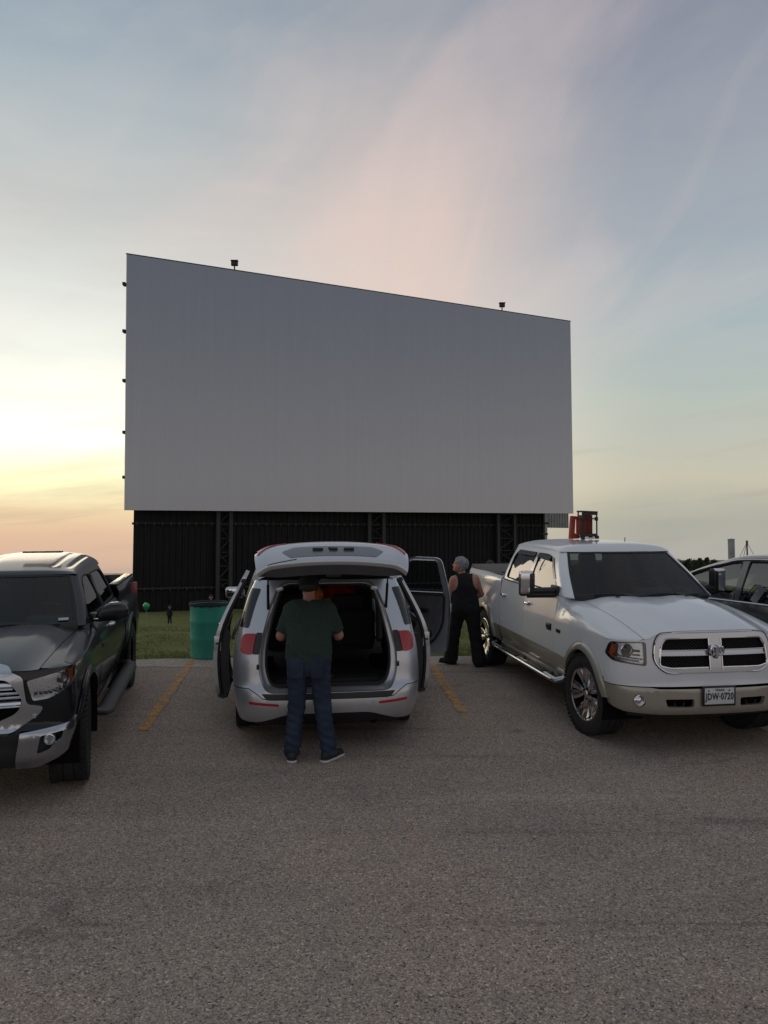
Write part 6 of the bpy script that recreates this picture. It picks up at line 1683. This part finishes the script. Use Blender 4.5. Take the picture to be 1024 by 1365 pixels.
def tee(p):
    t = torso(p, .017 + .008)
    t = smin(t, cone(p, (-.06, .10, .85), (.06, .10, .85), .142, .142, .86), .06)
    sl_ = []
    for S_, E_ in ((SHL, ELL), (SHR, ELR)):
        a = np.array(S_); b = np.array(E_); d = (b - a) / np.linalg.norm(b - a)
        c_ = cone(p, S_, E_, .074, .076); cut = (p - (a + d * .235)) @ d
        sl_.append(np.maximum(c_, cut))
    for q in sl_: t = smin(t, q, .04)
    t = t + wr(p, .0035, 17, .4) + wr(p, .0022, 34, 2.2)
    t = np.maximum(t, .80 + .012 * np.sin(p[..., 0] * 22) - p[..., 2])
    t = np.maximum(t, -cone(p, (-.005, .245, 1.44), HEAD, .066, .062))
    return t
nets(tee, (-.45, -.15, .76), (.45, .50, 1.56), .009, 't_shirt', M['tee'], MAN)
def jeans(p):
    L_ = legs(p, .014, .018)
    t = smin(L_[0], L_[1], .02); t = smin(t, cone(p, (-.06, .115, .95), (.06, .115, .95), .132, .132, .88), .06)
    t = smin(t, ell(p, (-.085, .02, .875), (.085, .07, .09)), .05); t = smin(t, ell(p, (.085, .02, .875), (.085, .07, .09)), .05)
    low_ = np.clip((.42 - p[..., 2]) / .42, 0, 1)
    t = t + wr(p, .004, 20, 1.1, 1.6) * (1 + low_ * 1.6)
    t = np.maximum(t, p[..., 2] - 1.00)
    return np.maximum(t, .035 - p[..., 2])
nets(jeans, (-.36, -.15, .02), (.38, .36, 1.04), .0095, 'jeans', M['denim'], MAN)
for s in (-1, 1):
    bm = bmesh.new(); cx = -.095 if s < 0 else .10
    box(bm, (cx, -.052, .865), (.12, .010, .13), euler(-8), .004); finish('back_pocket', bm, M['denim'], MAN)
def shoe(a, ang):
    def f(p):
        q = p - np.array([a[0], a[1], 0]); c_, s_ = math.cos(-ang), math.sin(-ang)
        q = np.stack([q[..., 0] * c_ - q[..., 1] * s_, q[..., 0] * s_ + q[..., 1] * c_, q[..., 2]], -1)
        up = union([cone(q, (0, -.05, .055), (0, .03, .075), .043, .043), cone(q, (0, .03, .06), (0, .17, .040), .044, .036), cone(q, (0, -.03, .08), (0, -.01, .12), .040, .042)], .03)
        so_ = np.maximum(union([cone(q, (0, -.055, .02), (0, .06, .02), .050, .046), cone(q, (0, .06, .02), (0, .175, .02), .046, .044)], .02), np.maximum(q[..., 2] - .030, .002 - q[..., 2]))
        return np.minimum(np.maximum(up, .012 - q[..., 2]), so_)
    return f
for a, ang in ((ANL, .12), (ANR, -.62)):
    nets(shoe(a, ang), (a[0] - .26, a[1] - .16, -.01), (a[0] + .26, a[1] + .26, .19), .0075, 'shoe', [M['shoe'], M['sole']], MAN, matfn=lambda c: 1 if c.z < .028 else 0, smooth_it=1)
def hair_m(p): return np.maximum(head_sdf(p, HEAD, PI, .32) - .006, np.maximum(HEAD[2] - .045 - p[..., 2], p[..., 1] - HEAD[1] - .02))
nets(hair_m, (-.16, .18, 1.5), (.14, .5, 1.8), .007, 'hair', M['hair_dark'], MAN)
def cap(p):
    d = head_sdf(p, HEAD, PI, .32) - .015
    crown = np.maximum(np.maximum(d, -(d + .012)), HEAD[2] - .004 - p[..., 2] - .25 * (p[..., 1] - HEAD[1]))
    return crown
nets(cap, (-.17, .16, 1.55), (.15, .54, 1.85), .006, 'cap', M['black_cloth'], MAN)
bm = bmesh.new(); q = Vector(HEAD)
grid_bm(lambda i, j: (q.x + math.sin((i - .5) * 2.0) * .085 * (1 - .05 * j), q.y + .07 + math.cos((i - .5) * 2.0) * .035 + .075 * j * math.cos((i - .5) * 1.5), q.z + .032 - .012 * j - .012 * (2 * i - 1) ** 2), 10, 4, bm); finish('cap_peak', bm, M['black_cloth'], MAN, 0)

# ---- woman by the minivan's front door: black tank top and trousers, grey hair, looking left
wl = lot_at(622, 888)
WOM = thing('person', 'grey-haired woman in black tank top and black trousers beside the open front door', 'person', (wl[0] - .02, wl[1] + .05, 0), .0)
wHIPL, wHIPR = (-.10, .02, .86), (.10, -.02, .86)
wKNL, wKNR = (-.155, .10, .46), (.155, -.03, .46)
wANL, wANR = (-.205, .13, .085), (.215, -.08, .085)
wHEAD = (-.075, .02, 1.530); wSHL, wSHR = (-.175, -.01, 1.315), (.165, .02, 1.335)
wELL, wELR = (-.255, .02, 1.03), (.265, .10, 1.08); wWRL, wWRR = (-.21, .22, .92), (.16, .26, .98)
def wt(p, g=0):
    return union([cone(p, (-.075, 0, .90), (.075, 0, .90), .135 + g, .135 + g, .92), cone(p, (-.06, 0, 1.06), (.06, 0, 1.06), .118 + g, .118 + g, .88), cone(p, (-.07, -.01, 1.22), (.07, -.01, 1.22), .115 + g, .115 + g, .86), cone(p, (-.115, 0, 1.32), (.105, .01, 1.33), .060 + g, .060 + g, .9)], .09)
def wlg(p, g=0, gl=0):
    return [union([cone(p, wHIPL, wKNL, .100 + g, .068 + g), cone(p, wKNL, wANL, .066 + g, .042 + g + gl)], .03), union([cone(p, wHIPR, wKNR, .100 + g, .068 + g), cone(p, wKNR, wANR, .066 + g, .042 + g + gl)], .03)]
def wbody(p):
    b = union([wt(p)] + wlg(p), .05); b = smin(b, cone(p, (-.02, 0, 1.33), (wHEAD[0] + .01, wHEAD[1] + .02, wHEAD[2] - .03), .055, .050), .035)
    for a, c_, w in ((wSHL, wELL, wWRL), (wSHR, wELR, wWRR)):
        b = smin(b, cone(p, a, c_, .058, .043), .035); b = smin(b, cone(p, c_, w, .041, .026), .015)
    b = smin(b, head_sdf(p, wHEAD, 1.25 + PI, .20, .96), .02)
    b = smin(b, hand_prims(p, wWRL, (.25, .85, -.15), (.3, 0, -1), -1, .92), .012); b = smin(b, hand_prims(p, wWRR, (-.4, .85, .0), (-.3, 0, -1), 1, .92), .012)
    for a in (wANL, wANR): b = smin(b, cone(p, (a[0], a[1], .05), (a[0], a[1] + .08, .03), .036, .028), .03)
    return b
nets(wbody, (-.42, -.25, -.02), (.42, .50, 1.70), .0105, 'body', M['skin_tan'], WOM)
def tank(p):
    t = wt(p, .016) + wr(p, .003, 20, .9)
    t = smin(t, cone(p, (-.045, .0, 1.20), (-.02, .0, 1.37), .08, .055, .9), .05)
    for S_, sx in ((wSHL, -1), (wSHR, 1)):
        t = np.maximum(t, -ell(p, (S_[0] + sx * .055, S_[1] - .02, S_[2] - .03), (.125, .19, .155)))
    t = np.maximum(t, -cone(p, (-.03, .03, 1.40), (-.05, .03, 1.55), .058, .08))
    return np.maximum(t, .84 - p[..., 2])
nets(tank, (-.3, -.22, .80), (.3, .25, 1.44), .0085, 'tank_top', M['black_cloth'], WOM)
def trous(p):
    L_ = wlg(p, .024, .045); t = smin(L_[0], L_[1], .02); t = smin(t, cone(p, (-.07, 0, .88), (.07, 0, .88), .148, .148, .95), .05)
    t = t + wr(p, .004, 15, 3.3, 1.2)
    return np.maximum(np.maximum(t, p[..., 2] - .96), .03 - p[..., 2])
nets(trous, (-.38, -.25, .01), (.40, .30, 1.0), .0095, 'trousers', M['black_cloth'], WOM)
for a, ang in ((wANL, .9), (wANR, -.55)):
    nets(shoe(a, ang), (a[0] - .26, a[1] - .2, -.01), (a[0] + .26, a[1] + .26, .19), .0085, 'shoe', M['black_cloth'], WOM)
def whair(p):
    hd = head_sdf(p, wHEAD, 1.25 + PI, .20, .96)
    q = p - np.array(wHEAD); fx = -.949; fy = .315 * -1
    face = q[..., 0] * math.cos(0) * -1          # face looks towards -x
    hh = smin(hd - .020, ell(p, (wHEAD[0] + .015, wHEAD[1], wHEAD[2] + .040), (.098, .092, .085)), .03) + wr(p, .003, 70, .5)
    keep = np.maximum(hh, (face - .045) + np.clip(-(q[..., 2] - .045) * 2.2, -.02, .3))
    back = np.maximum(hh, -(q[..., 0] - .0))
    return np.minimum(np.maximum(keep, wHEAD[2] - .03 - p[..., 2]), np.maximum(back, wHEAD[2] - .105 - p[..., 2]))
nets(whair, (-.25, -.15, 1.38), (.09, .18, 1.70), .0065, 'hair', M['hair_grey'], WOM)

# ---- children by the screen and the man behind the white pickup
def child(px, py, top_py, Y, seated, shirt, label, name='person', lower=None, dark=True):
    g = at(px, py, Y); gz = field_z(g.x, Y); hh = at(px, top_py, Y).z - gz
    r = thing(name, label, 'person', (g.x, Y, gz), 0, lot=False)
    k = hh / 1.1 if not seated else hh / .62
    def f(p):
        p = p / k
        if seated: prs = [cone(p, (-.05, 0, .10), (.05, 0, .10), .10, .10), cone(p, (0, 0, .15), (0, .02, .36), .11, .09), cone(p, (-.06, -.04, .08), (-.10, -.30, .10), .06, .05), cone(p, (.06, -.04, .08), (.12, -.30, .10), .06, .05), cone(p, (-.11, .0, .36), (-.15, -.10, .20), .035, .03), cone(p, (.11, .0, .36), (.16, -.08, .20), .035, .03)]
        else: prs = [cone(p, (-.04, 0, .50), (.04, 0, .50), .085, .085), cone(p, (0, 0, .55), (0, .0, .78), .09, .085), cone(p, (-.05, 0, .5), (-.07, .02, .04), .06, .04), cone(p, (.05, 0, .5), (.09, -.03, .04), .06, .04), cone(p, (-.10, 0, .78), (-.17, -.02, .52), .035, .025), cone(p, (.10, 0, .78), (.16, -.03, .52), .035, .025)]
        hc = (0, 0, .50) if seated else (0, 0, .98)
        b = union(prs, .04); b = smin(b, ell(p, hc, (.075, .085, .10)), .015); b = smin(b, cone(p, (0, 0, hc[2] - .14), hc, .035, .035), .02)
        b = smin(b, ell(p, (0, -.085, hc[2] - .01), (.012, .015, .014)), .01)
        for s in (-1, 1): b = smin(b, ell(p, (s * .075, 0, hc[2]), (.01, .018, .022)), .006)
        return b * k
    z1 = (.62 if seated else 1.1) * k + .05
    sk, sh, lo_ = M['skin'], shirt, lower or M['black_cloth']
    zs = (.12 * k, .40 * k) if seated else (.50 * k, .86 * k)
    nets(f, (-.3 * k, -.42 * k, -.01), (.3 * k, .2 * k, z1), .018 * k, 'body', [sk, sh, lo_, M['hair_dark']], r,
         matfn=lambda c: 3 if (c.z > zs[1] + (.13 if seated else .13) * k or (c.z > zs[1] + .03 * k and c.y > .02 * k)) else (0 if c.z > zs[1] else (1 if c.z > zs[0] else (2 if c.z > .06 * k or seated else 0))))
    return r
M['white_cloth'] = simple('white_cotton', (.42, .40, .42), .9, var=.15, vscale=20)
child(226, 830, 806, 29.6, False, M['black_cloth'], 'small child in black clothes standing on the grass in front of the screen base')
child(281, 815, 792, 34, False, M['white_cloth'], 'small child in white seen above the rim of the teal drum')
child(654, 812, 744.5, 22.5, False, M['white_cloth'], 'person beyond the white pickup, only the head showing over its bed')
g = at(195, 808, 27); t = thing('balloon', 'green balloon floating beside the tail of the black pickup', 'balloon', tuple(g), 0, lot=False)
bm = bmesh.new(); r = 4.6 / F_PX * 27
lathe(bm, [(-r * 1.25, .0001), (-r * 1.15, r * .12), (-r * .95, r * .42), (-r * .55, r * .80), (0, r * .99), (r * .4, r * .93), (r * .75, r * .66), (r * .98, r * .22), (r, .0001)], 28, 'Z'); finish('skin', bm, simple('green_rubber', (.01, .30, .10), .25, coat=.5), t)
bm = bmesh.new(); tube(bm, [(0, 0, -r * 1.25), (.03, 0, -.5), (0, 0, -.9), (.02, 0, -1.2)], .004, 4); lathe(bm, [(-r * 1.35, r * .10), (-r * 1.22, .01)], 10, 'Z'); finish('string', bm, M['white_cloth'], t)
# ================================================================== grey crossover at the right edge (frame: y grows towards its nose, away from the camera)
SUV = thing('crossover_car', 'dark metallic grey car with chrome window trim, half hidden behind the white pickup', 'car', (5.88, 7.45, 0), .23)
SUV.scale = (1.09, 1.09, 1.09)
pw = M['pewter']
sside = pchip((.28, .86), (.5, .93), (.75, .955), (.95, .945), (1.10, .905), (1.13, .885), (1.3, .82), (1.5, .735), (1.62, .68))
sw = pchip((-.2, .90), (.5, .98), (2, 1.0), (3.4, .99), (4.3, .93), (4.8, .80))
SX = lambda y, z: sside(z) * sw(y)
beltz = pchip((.2, 1.20), (1.0, 1.165), (2.5, 1.12), (3.9, 1.07))
roofz = pchip((.1, 1.42), (.5, 1.56), (1.1, 1.655), (1.8, 1.69), (2.4, 1.665), (3.0, 1.53), (3.6, 1.30), (4.02, 1.09))
sv = lambda u, v: (SX(u, v), u, v)
cen = Vector((0, 2.2, .9))
edge_ = [(y, roofz(y) - .045) for y in np.linspace(3.95, .28, 30)]
ws1 = rpoly([(2.34, 1.145), (3.88, 1.10)] + [(y, roofz(y) - .085) for y in np.linspace(3.75, 2.40, 10)], .02, 3)
ws2 = rpoly([(1.36, 1.165), (2.26, 1.145)] + [(y, roofz(y) - .085) for y in np.linspace(2.28, 1.36, 8)], .02, 3)
ws3 = rpoly([(.62, 1.22), (1.28, 1.17)] + [(y, roofz(y) - .09) for y in np.linspace(1.28, .75, 6)], .03, 3)
for s in (-1, 1):
    mi = s < 0
    a0 = arc(.85, .37, .40, 183, -6, 24); a1 = arc(3.75, .37, .40, 186, -6, 24)
    out = [(.0, .34)] + a0 + [(1.30, .30), (3.30, .30)] + a1 + [(4.35, .36), (4.45, .80), (4.2, .95), (3.98, 1.05)] + edge_ + [(.10, 1.30), (.0, 1.0)]
    cookie('side_body', out, sv, pw, SUV, .09, .05, holes=[ws1, ws2, ws3], center=cen, mirror=mi, thick=.03)
    for k, w in enumerate((ws1, ws2, ws3)):
        g_ = cookie('side_window', w, lambda u, v: (sv(u, v)[0] - .012, u, v), M['suv_glass'] if 'suv_glass' in M else M.setdefault('suv_glass', glass('car_side_glass', (.30, .32, .31), ior=2.0)), SUV, .2, .1, center=cen, mirror=mi, thick=.004)
        bm = bmesh.new(); tube(bm, [((-1 if mi else 1) * (sv(u, v)[0] - .006), u, v) for u, v in w], .012, 6, closed=True); finish('window_seal', bm, M['trim'], g_)
    # chrome line all round the side glass
    loop = [(y, beltz(y) + .012) for y in np.linspace(.55, 3.96, 20)] + [(y, roofz(y) - .062) for y in np.linspace(3.92, .66, 26)]
    bm = bmesh.new(); tube(bm, [(s * (SX(u, v) + .006), u, v) for u, v in loop], .011, 6, closed=True); finish('chrome_trim', bm, M['chrome'], SUV)
    for y0, y1, nm in ((1.32, 2.30, 'r'), (2.30, 3.45, 'f')):
        bm = bmesh.new()
        for y in (y0, y1): tube(bm, [(s * (SX(y, z) + .001), y, z) for z in np.linspace(.36, 1.12, 8)], .005, 4)
        finish('door_gap', bm, M['seal'], SUV)
        bm = bmesh.new(); hy = y0 + .16; X = SX(hy, .98)
        tube(bm, [(s * (X - .01), hy - .09, .985), (s * (X + .032), hy - .07, .985), (s * (X + .036), hy + .07, .98), (s * (X - .01), hy + .09, .98)], .014, 8); box(bm, (s * X, hy, .975), (.012, .13, .05), None, .005); finish('handle', bm, M['chrome'], SUV)
    bm = bmesh.new(); tube(bm, [(s * (SX(y, z) + .002), y, z) for y, z in ((.3, .90), (1.5, .875), (2.6, .85), (3.4, .83))], .006, 4); finish('body_crease', bm, M['trim'], SUV)
    MR = bpy.data.objects.new('door_mirror', None); COL.objects.link(MR); MR.parent = SUV
    bm = bmesh.new(); box(bm, (s * 1.03, 3.15, 1.16), (.22, .12, .14), None, .05, seg=3); finish('mirror_shell', bm, pw, MR)
    bm = bmesh.new(); box(bm, (s * 1.03, 3.086, 1.16), (.17, .008, .10)); finish('mirror_glass', bm, M['mirror'], MR)
    bm = bmesh.new(); tube(bm, [(s * .90, 3.2, 1.11), (s * .98, 3.17, 1.13)], .03, 6); finish('mirror_foot', bm, M['trim'], MR)
    for y in (.85, 3.75): wheel(SUV, s * .82, y, s, .365, .24, .25, 'spoke')
    for y in (.85, 3.75):
        bm = bmesh.new(); bm.faces.new([bm.verts.new((s * .5, q, z)) for q, z in arc(y, .37, .42, -15, 195, 20)]); finish('wheel_well', bm, M['cavity'], SUV, 0)
def srf(i, j):
    a = -1 + 2 * i; y = lerp(.28, 3.95, j); zb = roofz(y) - .045; w = SX(y, zb); e = max(0, 1 - abs(a) ** 3.2) ** .5
    return (a * w, y, zb + .06 * e)
bm = grid_bm(srf, 36, 40)
for f in bm.faces:
    c_ = f.calc_center_median(); f.material_index = 1 if (c_.y > 2.55 and abs(c_.x) < SX(c_.y, roofz(c_.y)) * .93) else 0
orient(bm, Vector((0, 2.2, .4))); finish('roof', bm, [pw, M['glass_ws']], SUV, 0)
patch('hood', lambda i, j: ((-1 + 2 * i) * lerp(.84, .74, j), lerp(3.93, 4.62, j) - .12 * (-1 + 2 * i) ** 2, lerp(1.08, .86, j) - .05 * (-1 + 2 * i) ** 2), 14, 8, pw, SUV, .02, Vector((0, 2, .2)))
patch('front_bumper', lambda i, j: (.90 * math.sin((-1 + 2 * i) * 1.4), 4.35 + .42 * max(0, math.cos((-1 + 2 * i) * 1.5)) ** .6, lerp(.28, .86, j)), 24, 8, pw, SUV, .02, Vector((0, 2, .6)))
patch('rear_bumper', lambda i, j: (.90 * math.sin((-1 + 2 * i) * 1.4), .10 - .30 * max(0, math.cos((-1 + 2 * i) * 1.5)) ** .6, lerp(.30, 1.02, j)), 24, 8, pw, SUV, .02, Vector((0, 2, .6)))
patch('rear_window', lambda i, j: ((-1 + 2 * i) * lerp(.84, .70, j), lerp(-.06, .28, j) + .06 * (-1 + 2 * i) ** 2, lerp(1.02, 1.42, j)), 12, 6, M['glass_dark'], SUV, 0, Vector((0, 2, .9)))
bm = bmesh.new(); box(bm, (0, 2.2, .34), (1.5, 4.0, .22)); finish('underbody', bm, M['cavity'], SUV)
bm = bmesh.new(); box(bm, (0, 3.5, .95), (1.45, .5, .25), None, .07)
for s in (-1, 1): box(bm, (s * .86, 2.2, .75), (.04, 2.8, .66))
finish('dashboard', bm, M['interior'], SUV)
for y in (1.35, 2.4):
    for x in (-.40, .40):
        bm = bmesh.new(); box(bm, (x, y + .3, .62), (.5, .5, .15), None, .05); box(bm, (x, y, .92), (.48, .13, .60), euler(12), .05); box(bm, (x, y - .07, 1.30), (.26, .10, .17), euler(10), .045); finish('seat', bm, M['interior'], SUV)

# ------------------------------------------------------------------ red and black frame box standing on the white pickup's roof
base = RAM.matrix_basis @ Vector((.0, 2.35, 1.985))
t = thing('framed_box', 'red and black framed box standing upright on the white pickup roof', 'folding chair', tuple(base), .15); t.scale = (.87, .87, .92)
M['red_plastic'] = simple('red_plastic', (.34, .04, .025), .45, var=.2, vscale=20)
M['dark_red'] = simple('dark_red_fabric', (.15, .018, .015), .8, var=.3, vscale=20)
bm = bmesh.new()
pan = rpoly([(-.235, 0), (-.06, 0), (-.07, .335), (-.205, .345)], .015); hole = rpoly([(-.135, .09), (-.085, .05), (-.085, .29), (-.12, .30)], .01)
finish_ = cookie('side_panel', pan, lambda u, v: (u, .02 + (u + .06) * .4, v), M['red_plastic'], t, .1, .1, holes=[hole], center=Vector((0, 3, .2)), thick=.03)
bm.free(); bm = bmesh.new()
for x, y in ((-.045, -.10), (.195, -.10), (-.035, .12), (.185, .12)):
    tube(bm, [(x, y, 0), (x * .93 + .01, y, .40)], .013, 6); box(bm, (x, y, .025), (.06, .05, .05), None, .012); box(bm, (x * .95, y, .30), (.05, .04, .06), None, .01)
tube(bm, [(-.05, -.10, .41), (.20, -.10, .40), (.19, .12, .40), (-.04, .12, .41)], .014, 6, closed=True)
for z in (.06, .30): tube(bm, [(-.045, -.10, z), (.195, -.10, z), (.185, .12, z), (-.035, .12, z)], .010, 6, closed=True)
box(bm, (.075, -.10, .055), (.24, .03, .05), None, .01); box(bm, (.075, -.10, .375), (.26, .03, .04), None, .01)
finish('frame', bm, M['plastic'], t)
bm = bmesh.new(); box(bm, (.0, .02, .205), (.07, .20, .30), None, .02); box(bm, (.11, .04, .205), (.09, .16, .30), None, .02); box(bm, (.055, .03, .20), (.05, .13, .33), None, .015); finish('inner_blocks', bm, M['dark_red'], t)
bm = bmesh.new(); box(bm, (.07, -.11, .012), (.16, .02, .02), None, .006); finish('strap', bm, M['white_cloth'], t)
# ------------------------------------------------------------------ tilt everything that stands on the ramp
bpy.context.view_layer.update()
for o in LOT_THINGS:
    mw = LOT @ o.matrix_basis
    o.matrix_basis = mw
bpy.context.view_layer.update()
